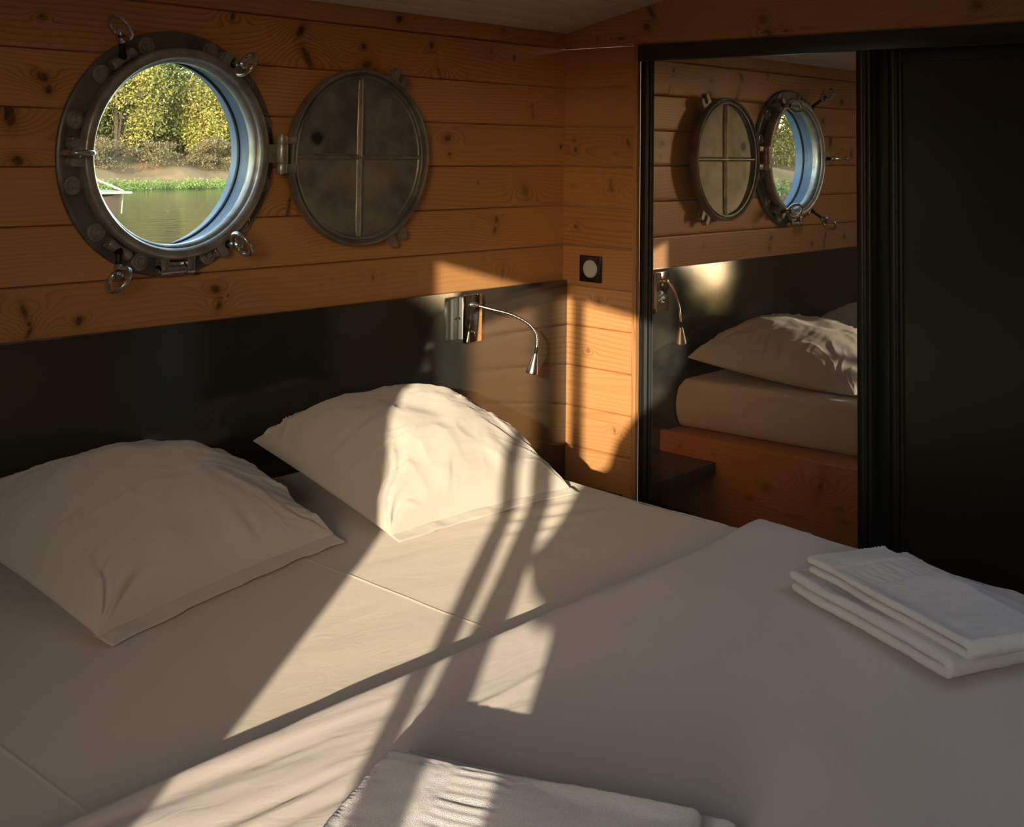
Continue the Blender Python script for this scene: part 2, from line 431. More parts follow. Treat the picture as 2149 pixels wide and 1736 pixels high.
def woodbox(name, lo, hi, axis, mat, parent=None, seed=1, knots=(), step=.01, bev=.0015, **kw):
    """a finely divided board with grain running along axis"""
    bm = bmesh.new(); bmesh.ops.create_cube(bm, size=1)
    for v in bm.verts: v.co = Vector([(lo[i] + hi[i]) / 2 + v.co[i] * (hi[i] - lo[i]) for i in range(3)])
    bmesh.ops.bevel(bm, geom=bm.edges[:], offset=bev, segments=1, affect='EDGES')
    for ax in range(3):
        L_ = hi[ax] - lo[ax]
        nn = int(min(L_ / step, 260))
        if ax != axis: nn = int(min(L_ / (step * .5), 90))
        for k in range(1, nn):
            p = [0, 0, 0]; p[ax] = lo[ax] + L_ * k / nn; nrm = [0, 0, 0]; nrm[ax] = 1
            if abs(p[ax] - lo[ax]) < bev * 1.2 or abs(hi[ax] - p[ax]) < bev * 1.2: continue
            if L_ < .03: continue
            bmesh.ops.bisect_plane(bm, geom=bm.verts[:] + bm.edges[:] + bm.faces[:], plane_co=p, plane_no=nrm)
    bm.verts.index_update()
    V = np.array([v.co[:] for v in bm.verts]); F = [[v.index for v in f.verts] for f in bm.faces]; bm.free()
    oth = [a for a in range(3) if a != axis]
    big = max(oth, key=lambda a: hi[a] - lo[a]); sm = [a for a in oth if a != big][0]
    f = wood_plank(V[:, axis], V[:, big] - (lo[big] + hi[big]) / 2 + .7 * (V[:, sm] - lo[sm]), seed, [(a, b - (lo[big] + hi[big]) / 2, *r) for a, b, *r in knots], hi[big] - lo[big])
    return mesh(name, V, F, mat, parent, False, attrs=dict(ring=f[0], knot=f[1], amp=f[2], tint=f[3]), **kw)

# ================================================================== THE ROOM
RX0, RY0 = -3.5, -3.2
PC = (-1.370, -.330)      # porthole centre: x, height relative to ZA
joints = [ZA + .12 * k for k in (-7, -6, -5, -4, -3, -2, -1, 0)]

def K(x, z, au=.009, av=.008, rot=0, st=.9): return (x, z + ZA, au, av, rot, st)
kb = [K(-1.6763, -.0535, .006, .005), K(-1.6703, -.1768, .014, .009, -.4), K(-1.6563, -.2032, .008, .008), K(-1.7355, -.2583, .012, .022, .25), K(-1.7157, -.3479, .014, .010, -.2),
      K(-1.2186, -.0104, .005, .012, -.2), K(-1.0214, -.0278, .009, .019, -.6), K(-1.000, -.0914, .010, .030, .6, .8), K(-.8173, -.0518, .009, .008), K(-.5748, -.030, .008, .009), K(-.2371, -.0407, .005, .006, 0, .8),
      K(-.6972, .0305, .012, .009), K(-.2863, .0346, .008, .007, 0, .5), K(-.5456, -.1012, .004, .016, .5, .6), K(-.1543, -.1818, .006, .007, 0, .55), K(-.1501, -.2071, .005, .008, 0, .5),
      K(-.5072, -.2815, .013, .0095, .25, .75), K(-.4988, -.3269, .006, .005, 0, .8), K(-.0175, -.301, .006, .005), K(-.1793, -.431, .012, .018, .4, .5), K(-.383, -.4066, .0025, .0025),
      K(-.3029, -.5128, .007, .008, .2, .7), K(-.3101, -.543, .006, .008, -.3, .7), K(-1.044, -.4585, .005, .028, -.15, .8), K(-.8051, -.0991, .016, .010, .3, .8), K(-.778, -.110, .008, .006, .3, .7),
      K(-1.6895, -.6488, .006, .016, .4, .85), K(-1.6783, -.6732, .004, .004), K(-1.6776, -.6917, .005, .012, -.4, .8), K(-1.5727, -.6774, .009, .008, .3), K(-1.2442, -.6382, .013, .009, -.35), K(-1.233, -.6755, .007, .010, -.3), K(-1.2103, -.6549, .0025, .0025),
      K(-.7694, -.6461, .004, .006, 0, .6), K(-.274, -.6677, .003, .014, -.2, .6), K(-.335, -.03, .003, .008, 0, .5),
      K(-1.84, -.09, .012, .01), K(-1.93, -.31, .01, .014), K(-2.05, -.55, .012, .009), K(-2.2, -.17, .01, .009), K(-1.86, -.66, .011, .009), K(-2.35, -.42, .01, .012)]
us = np.concatenate([np.arange(-3.5, -2.40, .012), np.arange(-2.40, 0.0201, .0032)])
back_z = [ZA - .84, ZA - .72, ZA - .60, ZA - .48, ZA - .36, ZA - .24, ZA - .12, ZA, ZA + .055]
tag(clad('wall_back', us, back_z, lambda u, d, z: np.stack([u, d, z], 1), kb, 11, hole=(PC[0], ZA + PC[1], .236)), kind='structure')
mb = MB()                                  # lower back wall, hidden by the headboard, and the outer hull skin with its round cut-out
mb.box((RX0, .0, -.02), (.02, .03, ZA - .84))
tag(mb.build('wall_back_lower', HULLM), kind='structure')
n = 64; ring_ = [(PC[0] + .225 * math.cos(2 * math.pi * i / n), ZA + PC[1] + .225 * math.sin(2 * math.pi * i / n)) for i in range(n)]
def sq(a):
    c, s_ = math.cos(a), math.sin(a); t = 1 / max(abs(c), abs(s_)); return (PC[0] + .5 * t * c, ZA + PC[1] + .5 * t * s_)
outer = [sq(2 * math.pi * i / n) for i in range(n)]
V = [(x, .075, z) for x, z in ring_] + [(x, .075, z) for x, z in outer]
F = [(i, (i + 1) % n, n + (i + 1) % n, n + i) for i in range(n)]
xa, xb, za, zb = PC[0] - .5, PC[0] + .5, ZA + PC[1] - .5, ZA + PC[1] + .5
o_ = MB(); o_.add(V, F)
for lo, hi in (((RX0 - .1, .075, -.3), (xa, .09, 2.2)), ((xb, .075, -.3), (.75, .09, 2.2)), ((xa, .075, zb), (xb, .09, 2.2)), ((xa, .075, -.3), (xb, .09, za))):
    o_.box(lo, hi)
tag(o_.build('wall_hull', HULLM), kind='structure')

# right wall: boards from the corner to the wardrobe, one wide board above the wardrobe
kr = [K(.0376, -.2812, .0035, .003), K(.0442, -.3088, .004, .005), K(.2418, -.2871, .004, .010, .4, .7), K(.1819, -.4232, .006, .012, .5, .5), K(.1799, -.4007, .003, .005, 0, .6), K(.0345, -.4179, .010, .005, 0, .3),
      K(.0493, -.543, .005, .005, 0, .8), K(.1377, -.7569, .007, .007, 0, .5), K(.1011, -.9086, .004, .006, 0, .6), K(.2013, -1.1274, .003, .007, .2, .7)]
right_z = [ZA + .12 * k for k in range(-14, 1)]; right_z = [-.02] + right_z
tag(clad('wall_right', np.arange(-.004, .2681, .0032), right_z, lambda u, d, z: np.stack([d, -u, z], 1), kr, 131), kind='structure')
ktop = [K(.3064, .052, .011, .010, 0, .75), K(.3204, .0955, .007, .022, .5, .8), K(.6878, .0507, .013, .012, 0, .55), K(.7053, .0135, .012, .008, -.4, .7), K(.2124, .0228, .011, .004, 0, .8), K(.7595, .0143, .005, .003, 0, .8),
        K(.125, .028, .002, .006, 0, .7), K(1.2637, .048, .013, .012, 0, .6), K(1.7, .1, .013, .012, 0, .6)]
def ceil_z(y):
    s_ = -np.asarray(y, float); return ZA + .047 + .24 * s_ - .075 * s_ ** 2
ut = np.arange(-.004, 2.2, .005); tt = np.linspace(0, 1, 60)
U, TT = np.meshgrid(ut, tt, indexing='ij')
top = ceil_z(-U) + .01; Z = ZA + TT * (top - ZA)
f = wood_plank(U.ravel(), (Z - ZA - .06).ravel(), 5, [(k[0], k[1] - ZA - .06, *k[2:]) for k in ktop], .12, .2)
dd = .0055 * np.clip(1 - (Z - ZA) / .010, 0, 1) ** 2
tag(mesh('trim_1', np.stack([dd.ravel(), -U.ravel(), Z.ravel()], 1), gridF(*U.shape), PINE, attrs=dict(ring=f[0], knot=f[1], amp=f[2], tint=f[3])), kind='structure')
mb = MB(); mb.box((.02, RY0, -.02), (.70, -2.2 + .0, 2.1)); 
tag(mb.build('wall_right_far', HULLM), kind='structure')
tag(woodbox('trim_2', (-.006, -.2775, -.0), (.012, -.2634, ZA + .0005), 2, PINE, seed=3, knots=[(ZA - .135, -.27, .008, .004, 0, .8), (ZA - .50, -.27, .006, .004, 0, .7), (ZA - 1.1, -.27, .006, .004, 0, .6)], step=.006), kind='structure')

# ceiling: cambered white boards running along the boat's length
ys = [0.012]
edges = [0, -.0557, -.1320, -.2117, -.2905, -.3720]
while edges[-1] > -3.2: edges.append(edges[-1] - .081)
yy = []; dz = []
for a, b in zip(edges[:-1], edges[1:]):
    for t, d in ((0.0005, .006), (.0022, .0055), (.0032, .0008), (.006, 0), (.04, 0), (abs(b - a) - .004, 0), (abs(b - a) - .0018, .001)):
        yy.append(a - t); dz.append(d)
yy = np.array([.03] + yy); dz = np.array([0] + dz)
xs = np.arange(-3.5, .72, .05)
X, Y = np.meshgrid(xs, yy, indexing='ij')
Z = ceil_z(Y) + dz[None, :]
CEIL = pmat('white_painted_boards', (.84, .80, .74), .40, var=(7, (.78, .73, .67)), bump=(60, .08, .001))
HX0, HX1, HY0, HY1 = -1.30, -.40, -2.75, -1.95
CV = np.stack([X.ravel(), Y.ravel(), Z.ravel()], 1); CF = gridF(*X.shape); cc = CV[CF].mean(1)
CF = CF[~((cc[:, 0] > HX0 - .01) & (cc[:, 0] < HX1 + .01) & (cc[:, 1] > HY0 - .01) & (cc[:, 1] < HY1 + .01))]
c = mesh('ceiling', CV, CF, CEIL); autosmooth(c, 30)
tag(c, kind='structure')
mb = MB()
for lo, hi in (((RX0 - .1, RY0 - .1, 2.02), (HX0, .12, 2.08)), ((HX1, RY0 - .1, 2.02), (.75, .12, 2.08)), ((HX0, RY0 - .1, 2.02), (HX1, HY0, 2.08)), ((HX0, HY1, 2.02), (HX1, .12, 2.08))): mb.box(lo, hi)
tag(mb.build('ceiling_deck', HULLM), kind='structure')
mb = MB(); mb.box((RX0, RY0, -.03), (.75, .03, 0)); tag(mb.build('floor', FLOORM), kind='structure')

# left wall with the glazed door the sun comes through (sun rays: y - .68 x = c,  z - ZA + .2733 x = w)
DX = -3.46
def Y_(c, x=DX): return c + .68 * x
def Z_(w, x=DX): return ZA + w - .2733 * x
LW = pmat('pine_wall_plain', (.45, .20, .07), .45, bump=(40, .1, .002))
mb = MB()
dy0, dy1 = Y_(-.50), Y_(.42); dzt = Z_(-.68)
mb.box((RX0 - .04, dy1, -.02), (RX0, .08, 2.05)); mb.box((RX0 - .04, RY0 - .04, -.02), (RX0, dy0, 2.05)); mb.box((RX0 - .04, dy0, dzt), (RX0, dy1, 2.05))
tag(mb.build('wall_left', LW), kind='structure')
# door leaf: frame members traced by the light edges
mb = MB()
def quadpoly(pts, x0, x1):
    P_ = [(x0, Y_(c), Z_(w)) for c, w in pts] + [(x1, Y_(c), Z_(w)) for c, w in pts]
    k = len(pts); mb.add(P_, [list(range(k))[::-1], list(range(k, 2 * k))] + [(i, (i + 1) % k, k + (i + 1) % k, k + i) for i in range(k)])
zb_ = -2.70
e1 = [(.366, -.60), (.366, -.85), (.350, -1.14), (.302, -1.27), (.29, -1.43), (.288, -1.75), (.288, zb_)]
for (c0, w0), (c1, w1) in zip(e1[:-1], e1[1:]): quadpoly([(c0, w0), (c1, w1), (.52, w1), (.52, w0)], DX - .012, DX)
quadpoly([(-.52, -.60), (.52, -.60), (.52, -.772), (.0, -.760), (-.52, -.715)], DX - .012, DX)
bar = [(.030, .005, -.60), (.030, .005, -1.4), (.028, .004, zb_)]
quadpoly([(.030, -.6), (.031, -1.1), (.035, -1.42), (.031, -1.5), (.031, zb_), (.002, zb_), (.002, -1.5), (-.003, -1.42), (.0035, -1.1), (.0055, -.6)], DX - .012, DX)
quadpoly([(-.044, -.6), (-.035, -1.34), (-.029, -1.42), (-.020, -1.50), (-.020, zb_), (-.086, zb_), (-.083, -1.35), (-.087, -.6)], DX - .012, DX)
quadpoly([(-.52, -1.86), (.52, -1.86), (.52, zb_), (-.52, zb_)], DX - .012, DX)
dob = mb.build('door_1', pmat('dark_door_frame', (.06, .05, .04), .5)); tag(dob, kind='structure')
mb = MB(); mb.box((DX - .03, dy0, 0.02), (DX - .026, dy1, dzt)); mb.build('glass', WGLASS, dob)
# unseen sheet added by the door, outline cut to cast a person's shadow
ol = [(-.50, -.62), (-.46, -.70), (-.44, -.90), (-.36, -1.02), (-.268, -1.084), (-.205, -1.163), (-.174, -1.244), (-.147, -1.257), (-.126, -1.316), (-.104, -1.353), (-.082, -1.372),
      (-.080, -1.388), (-.093, -1.398), (-.105, -1.412), (-.132, -1.420), (-.150, -1.425), (-.184, -1.415), (-.182, -1.45), (-.174, -1.50), (-.172, -1.80), (-.175, -2.6)]
Vc = []; nn_ = 14
for i in range(len(ol) - 1):
    for s_ in range(4):
        t = s_ / 4; c = ol[i][0] * (1 - t) + ol[i + 1][0] * t; w = ol[i][1] * (1 - t) + ol[i + 1][1] * t
        for k in range(nn_):
            q = k / (nn_ - 1); xq = DX + .05 + .016 * math.sin(k * 2.4) * (q > 0); Vc.append((xq, Y_(c + (-.56 - c) * q, xq), Z_(w, xq)))
nr = (len(ol) - 1) * 4
cu = mesh('shadow_sheet', Vc, gridF(nr, nn_), BLOCKERM)
cu.modifiers.new('thickness', 'SOLIDIFY').thickness = .003
tag(cu, 'unseen dark sheet added beside the door, cut to the outline of a person to cast shade', 'shadow_sheet')

# front wall, closed
mb = MB(); mb.box((RX0, RY0 - .04, -.02), (.72, RY0, 2.05))
tag(mb.build('wall_front', LW), kind='structure')
# unseen roof opening added to light the foot of the bed: coaming, pane
mb = MB()
for lo, hi in (((HX0 - .03, HY0 - .03, 1.80), (HX0, HY1 + .03, 2.10)), ((HX1, HY0 - .03, 1.80), (HX1 + .03, HY1 + .03, 2.10)), ((HX0, HY0 - .03, 1.80), (HX1, HY0, 2.10)), ((HX0, HY1, 1.80), (HX1, HY1 + .03, 2.10))):
    mb.box(lo, hi)
w3o = mb.build('added_hatch', LW); tag(w3o, kind='structure')
g3 = MB(); g3.box((HX0, HY0, 2.04), (HX1, HY1, 2.044)); g3.build('glass', WGLASS, w3o)

# ================================================================== PORTHOLE
px, pz = PC[0], ZA + PC[1]
port = thing('porthole', (px, 0, pz), 'round steel porthole with a bolted flange, its storm cover swung open to the right', 'porthole')
# local frame of the porthole: X right, Y up (world z), Z toward the room (world -y)
PM = Matrix(((1, 0, 0, px), (0, 0, -1, 0), (0, 1, 0, pz), (0, 0, 0, 1)))
m_ = MB()
m_.lathe([(.235, .0), (.268, .0), (.2695, .002), (.2695, .009), (.267, .0115), (.262, .013), (.258, .0135), (.228, .0135), (.222, .016), (.215, .022), (.213, .026), (.213, .034), (.206, .034), (.206, -.015)], 128, PM)
m_.build('flange', STEEL_DK, port)
m_ = MB()
m_.lathe([(.2215, .018), (.2285, .0205), (.2305, .024), (.2305, .046), (.2290, .0495), (.2255, .052), (.2165, .0535), (.2110, .0515), (.2075, .047), (.2065, .043), (.2060, .020)], 128, PM)
m_.build('glass_frame', STEEL, port)
m_ = MB()
m_.lathe([(.2062, .040), (.2035, .038), (.1995, .032), (.1985, .020), (.2045, .008), (.2052, .002)], 128, PM); m_.build('inner_lip', STEEL, port)
m_ = MB(); m_.lathe([(.2050, .003), (.2075, -.035), (.2080, -.041)], 128, PM); m_.build('reveal', REVEAL, port)
m_ = MB(); m_.lathe([(.2082, -.036), (.2050, -.037), (.2042, -.040), (.2042, -.044), (.2082, -.044)], 128, PM); m_.build('seal', RUBBER, port)
m_ = MB(); m_.lathe([(.2079, -.046), (.212, -.078)], 96, PM); m_.build('outer_reveal', REVEAL, port)
m_ = MB(); m_.prism([(.2075 * math.cos(2 * math.pi * i / 96), .2075 * math.sin(2 * math.pi * i / 96)) for i in range(96)], -.0435, -.0395, PM)
m_.build('glass', GLASS, port)

# flange bolts
m_ = MB()
m_.lathe([(.0200, 0), (.0200, .0050), (.0185, .0068), (.0160, .0072), (.0150, .0045), (.0128, .0045), (.0118, .0072), (.0, .0072)], 32)
m_.lathe([(.0088, .004), (.0088, .0125), (.0074, .0150), (.0055, .0150), (.0055, .0125), (0, .0125)], 6)
V = np.concatenate(m_.V); bolt0 = None
for a in (16, 42, 70.5, 109, 137.7, 164, 196, 222.5, 251.3, 291.4, 318.6, 344):
    A = math.radians(a); Mx = PM @ T(.2445 * math.cos(A), .2445 * math.sin(A), .0132) @ R(A * 3.1, 'Z')
    Lm = T(*(-Vector((px, 0, pz)))) @ Mx
    if bolt0 is None:
        me = bpy.data.meshes.new('bolt'); me.from_pydata([tuple(v) for v in V], [], m_.F); me.materials.append(STEEL)
        me.polygons.foreach_set('use_smooth', np.full(len(me.polygons), True)); bolt0 = link('bolt', me, port); fix_normals(bolt0); autosmooth(bolt0, 30); b = bolt0
    else:
        b = bolt0.copy(); COL.objects.link(b); b.parent = port
    b.matrix_local = Lm

# swing bolts (dogs): clamp barrel + threaded shank + eye nut. Local frame: shank along +Z, barrel along X
def dog(A, folded, lean):
    r0 = .2385
    base = PM @ R(A, 'Z') @ T(r0, 0, .0)             # X radial, Y tangential, Z room
    # hinge lugs + barrel, tangential axis
    h = MB()
    B = base @ T(.004, 0, .026)
    h.lathe([(0, -.0300), (.0105, -.0300), (.0115, -.0285), (.0115, -.0125), (.0100, -.0115), (.0100, .0115), (.0115, .0125), (.0115, .0285), (.0105, .0300), (0, .0300)], 24, B @ R(math.pi / 2, 'X'))
    h.box((-.010, -.0290, -.016), (.010, -.0130, 0), .002, M=B); h.box((-.010, .0130, -.016), (.010, .0290, 0), .002, M=B)
    root = h.build('dog_bolt', STEEL, port)
    D = B @ R(math.radians(lean), 'Y')               # swung outward from the wall's normal
    s = MB(); s.lathe([(0, 0), (.0090, .002), (.0095, .010), (.0075, .016), (.0065, .018), (.0065, .022)], 20, D)
    prof = []
    L0, L1 = (.018, .056) if folded else (.014, .038)
    k = L0
    while k < L1 + .026:
        prof += [(.0052, k), (.0064, k + .0010), (.0052, k + .0020)]; k += .0022
    s.lathe(prof, 20, D)
    sh = s.build('shank', BLACKTHREAD, root)
    e = MB(); z0 = L1
    # collar nut then ring eye around the shank end, ring plane = XZ
    e.lathe([(.0066, z0), (.0100, z0), (.0112, z0 + .003), (.0115, z0 + .012), (.0092, z0 + .016), (.0066, z0 + .016)], 24, D, closed=True)
    Rg = .0275; cz = z0 + .012 + Rg * .96; DR = D @ R(math.radians(7 if folded else 0) * (1 if A > 0 else -1), 'Z')
    pts = [(Rg * 1.02 * math.sin(a), 0, cz - Rg * math.cos(a)) for a in [2 * math.pi * i / 40 for i in range(40)]]
    rad = [.0064 - .0016 * (1 - math.cos(2 * math.pi * i / 40)) / 2 for i in range(40)]
    P = [Vector(p) for p in pts]
    e.tube(P, rad, 12, True, DR)
    e.lathe([(0, z0 + .0300), (.0070, z0 + .0300), (.0105, z0 + .0275), (.0105, z0 + .0245), (.0070, z0 + .022), (0, z0 + .022)], 20, D)
    e.build('eye_nut', STEEL_BR, root)
for a, fo, le in ((124.8, True, 51), (-123.2, True, 45), (180, False, 20), (58.5, False, -5), (-58.5, False, -6)): dog(math.radians(a), fo, le)

# forked lugs on the glass frame where the closed dogs bite
def fork(name, A, parent, M0, r0, r1, zc, th, w=.040, slot=.0165, mat=STEEL):
    h = w / 2; s = slot / 2
    poly = [(r0, -h * 1.05), (r1 - .012, -h), (r1 - .003, -h * .93), (r1 + .002, -h * .72), (r1, -s - .002), (r1 - .004, -s)]
    k = [(r1 - .020 - s * math.sin(t), -s * math.cos(t)) for t in [math.pi * i / 10 for i in range(11)]]
    poly = poly + k + [(x, -y) for x, y in poly[::-1]]
    # cut into quads-friendly polygon: triangulated by bmesh
    bm = bmesh.new(); vs_ = [bm.verts.new((x, y, 0)) for x, y in poly]; f = bm.faces.new(vs_)
    ex = bmesh.ops.extrude_face_region(bm, geom=[f]); 
    for v in ex['geom']:
        if isinstance(v, bmesh.types.BMVert): v.co.z += th
    bmesh.ops.recalc_face_normals(bm, faces=bm.faces[:])
    bmesh.ops.triangulate(bm, faces=[f for f in bm.faces if len(f.verts) > 4])
    bm.verts.index_update()
    V_ = [v.co[:] for v in bm.verts]; F_ = [[v.index for v in f.verts] for f in bm.faces]; bm.free()
    q = MB(); q.add(V_, F_, M0 @ R(A, 'Z') @ T(0, 0, zc))
    return q.build(name, mat, parent, bevel=.0016)
for a in (180, 58.5, -58.5): fork('clamp_lug', math.radians(a), port, PM, .226, .258, .030, .019, w=.056)
# lower hinge of the glass frame
m_ = MB(); A = math.radians(-90); B = PM @ R(A, 'Z')
for y0, y1 in ((-.0415, -.0225), (.0225, .0415)):
    m_.box((.222, y0, .018), (.256, y1, .046), .002, M=B)
    m_.lathe([(0, y0), (.0135, y0), (.0135, y1), (0, y1)], 24, B @ T(.2545, 0, .033) @ R(-math.pi / 2, 'X'))
m_.lathe([(0, -.046), (.007, -.046), (.007, .046), (0, .046)], 20, B @ T(.2545, 0, .033) @ R(-math.pi / 2, 'X'))
m_.box((.236, -.0215, .008), (.262, .0215, .034), .003, M=B)
m_.lathe([(0, -.0215), (.0115, -.0215), (.0115, .0215), (0, .0215)], 24, B @ T(.2545, 0, .033) @ R(-math.pi / 2, 'X'))
m_.build('hinge', STEEL_BR, port)
# right hinge that carries the storm cover
m_ = MB(); HX = -1.111 - px; HZ = .057
for y0, y1 in ((-.0215, .0235),):
    m_.lathe([(0, y0), (.0145, y0), (.0152, y0 + .002), (.0152, y1 - .002), (.0145, y1), (0, y1)], 28, PM @ T(HX, 0, HZ) @ R(-math.pi / 2, 'X'))
m_.box((.214, -.021, .012), (HX, .023, .050), .003, M=PM)
m_.build('hinge', STEEL, port)
# storm cover (deadlight)
cx, cz_ = -.853 - px, -.006
CM = PM @ T(cx, cz_, 0) @ R(math.radians(-1.3), 'Y')
m_ = MB()
m_.lathe([(0, .034), (.150, .034), (.188, .0348), (.1955, .0362), (.1985, .039), (.1985, .0465), (.2005, .0495), (.2045, .0500), (.2065, .0480), (.2075, .0440), (.2100, .0440), (.2115, .0480), (.2130, .0530), (.2160, .0550), (.2195, .0540), (.2215, .0500), (.2215, .030), (.2180, .022), (.2050, .016), (0, .012)], 128, CM)
CST = pmat('cover_cast_steel', (.17, .16, .14), .38, metal=.45, var=(11, (.36, .335, .29), .52), bump=(70, .22, .002))
_N = CST.node_tree.nodes; _L = CST.node_tree.links; _b = _N['Principled BSDF']          # dark oily blotch on the upper left quarter
_t = _N.new('ShaderNodeTexCoord'); _n = _N.new('ShaderNodeTexNoise'); _n.inputs['Scale'].default_value = 60; _L.new(_t.outputs['Object'], _n.inputs['Vector'])
_a = _N.new('ShaderNodeVectorMath'); _a.operation = 'MULTIPLY_ADD'; _a.inputs[1].default_value = (.016,) * 3; _L.new(_n.outputs['Color'], _a.inputs[0]); _L.new(_t.outputs['Object'], _a.inputs[2])
_d = _N.new('ShaderNodeVectorMath'); _d.operation = 'DISTANCE'; _d.inputs[1].default_value = (cx - .135 + .008, -.034 + .008, cz_ + .047 + .008); _L.new(_a.outputs[0], _d.inputs[0])
_r = _N.new('ShaderNodeMapRange'); _r.interpolation_type = 'SMOOTHSTEP'; _r.inputs['From Min'].default_value = .010; _r.inputs['From Max'].default_value = .028; _r.inputs['To Min'].default_value = .93; _r.inputs['To Max'].default_value = 0; _L.new(_d.outputs['Value'], _r.inputs['Value'])
_m = _N.new('ShaderNodeMix'); _m.data_type = 'RGBA'; _src = _b.inputs['Base Color'].links[0].from_socket; _L.new(_src, _m.inputs['A']); _m.inputs['B'].default_value = (.02, .019, .017, 1)
_L.new(_r.outputs[0], _m.inputs['Factor']); _L.new(_m.outputs['Result'], _b.inputs['Base Color'])
cov = m_.build('storm_cover', CST, port)
for ang in (0, 90):
    q = MB()
    for sgn in (1,):
        L_ = .2
        prof = [(-.0085, .0336), (-.0050, .0370), (-.0038, .0440), (-.0020, .0462), (.0020, .0462), (.0038, .0440), (.0050, .0370), (.0085, .0336)]
        V_ = []; F_ = []
        for e_, x in enumerate((-.200, -.197, .197, .200)):
            for (y, z) in prof: V_.append((x, y, z))
        k = len(prof)
        for e_ in range(3):
            for j in range(k - 1): F_.append((e_ * k + j, e_ * k + j + 1, (e_ + 1) * k + j + 1, (e_ + 1) * k + j))
        q.add(V_, F_, CM @ R(math.radians(ang), 'Z'))
    q.build('rib', STEEL, cov, ang=50)
for a in (57.0, -57.0): fork('clamp_lug', math.radians(a), cov, CM, .214, .262, .018, .020, w=.056)
q = MB()
for y0, y1 in ((-.0445, -.0225), (.0245, .0435)):
    q.lathe([(0, y0), (.0135, y0), (.0142, y0 + .0015), (.0142, y1 - .0015), (.0135, y1), (0, y1)], 28, PM @ T(HX, 0, HZ) @ R(-math.pi / 2, 'X'))
    q.box((HX, y0, HZ - .022), (cx - .212, y1, HZ - .002), .002, M=PM)
q.lathe([(0, -.047), (.006, -.047), (.006, .046), (0, .046)], 18, PM @ T(HX, 0, HZ) @ R(-math.pi / 2, 'X'))
q.build('hinge_knuckle', STEEL, cov)

# ================================================================== HEADBOARD, SWITCH, READING LAMP
m_ = MB(); m_.box((-2.45, -.020, 0.0), (-.0035, -.0062, ZA - .7045), .0012)
tag(m_.build('headboard', HEAD), 'wide glossy black panel covering the lower wall behind the pillows', 'headboard')

sw = thing('light_switch', (-.0, -.1105, ZA - .665), 'square dark brown light switch with a round white button on the plank wall', 'light switch')
m_ = MB(); m_.box((-.0095, -.1510, ZA - .7045), (.0, -.0705, ZA - .6255), .0025, 3); m_.build('plate', BROWNPL, sw)
Sx = Matrix(((0, 0, -1, -.0095), (-1, 0, 0, -.1125), (0, 1, 0, ZA - .6645), (0, 0, 0, 1)))
m_ = MB(); m_.lathe([(.0262, -.001), (.0262, .0010), (.0250, .0016), (.0238, .0008)], 48, Sx); m_.build('button_rim', WHITEPL, sw)
m_ = MB(); m_.lathe([(.0238, -.001), (.0238, .0012), (.0225, .0022), (0, .0022)], 48, Sx); m_.build('button', WHITEPL, sw)

lamp = thing('reading_lamp', (-.4455, -.02, ZA - .775), 'chrome gooseneck reading lamp mounted on the black headboard', 'wall lamp')
lx0, lx1, lz0, lz1 = -.4825, -.4100, ZA - .8405, ZA - .7105
m_ = MB(); m_.box((lx0 + .008, -.0330, lz0 + .007), (lx1 - .008, -.0201, lz1 - .007), .002, 2); m_.build('back_box', SATIN, lamp)
m_ = MB(); m_.box((lx0 + .0095, -.0448, lz0 + .009), (lx1 - .0095, -.0330, lz1 - .009), .001); m_.build('side_strip', WHITEPL, lamp)
m_ = MB(); m_.box((lx0, -.0490, lz0), (lx1, -.0450, lz1), .0012, 2); m_.build('face_plate', CHROME, lamp)
m_ = MB(); m_.lathe([(0, 0), (.004, 0), (.004, .0015), (.0028, .003), (0, .0034)], 16, T(lx0 + .008, -.027, ZA - .775) @ R(-math.pi / 2, 'Y')); m_.build('screw', CHROME, lamp)
def bez(P, n=16):
    out = []; P = [Vector(p) for p in P]
    for i in range(len(P) - 1):
        p0 = P[max(i - 1, 0)]; p1 = P[i]; p2 = P[i + 1]; p3 = P[min(i + 2, len(P) - 1)]
        for k in range(n):
            t = k / n; out.append(.5 * ((2 * p1) + (p2 - p0) * t + (2 * p0 - 5 * p1 + 4 * p2 - p3) * t * t + (3 * p1 - p0 - 3 * p2 + p3) * t ** 3))
    return out + [P[-1]]
AP = bez([(-.4455, -.049, ZA - .7380), (-.4440, -.066, ZA - .7400), (-.4240, -.096, ZA - .7480), (-.3860, -.136, ZA - .7620), (-.3560, -.168, ZA - .7840), (-.3430, -.184, ZA - .8060), (-.3390, -.190, ZA - .8280), (-.3425, -.191, ZA - .8520)], 14)
m_ = MB(); m_.tube(AP, [.0037 + .00022 * math.sin(i * 2.1) for i in range(len(AP))], 12)
m_.lathe([(0, 0), (.0075, 0), (.0085, .002), (.0085, .008), (.006, .012), (.0045, .020), (.0045, .022)], 24, T(-.4455, -.049, ZA - .738) @ R(math.pi / 2, 'X'))
m_.build('gooseneck_arm', CHROMES, lamp)
hd = Vector((-.3545, -.1845, ZA - .9200)) - Vector((-.3425, -.191, ZA - .852)); q_ = hd.to_track_quat('Z', 'Y').to_matrix().to_4x4()
HMx = T(-.3425, -.191, ZA - .852) @ q_
m_ = MB(); m_.lathe([(.0042, -.004), (.0045, .0), (.0040, .015)], 20, HMx); m_.build('neck_ring', BLACKTHREAD, lamp)
m_ = MB(); m_.lathe([(.0035, .013), (.0060, .014), (.0068, .018), (.0162, .062), (.0166, .066), (.0154, .068), (.0140, .066), (.0060, .040), (0, .040)], 36, HMx)
m_.build('lamp_shade', CHROMES, lamp)
m_ = MB(); SM = T(-.4440, -.049, ZA - .8125) @ R(math.pi / 2, 'X')
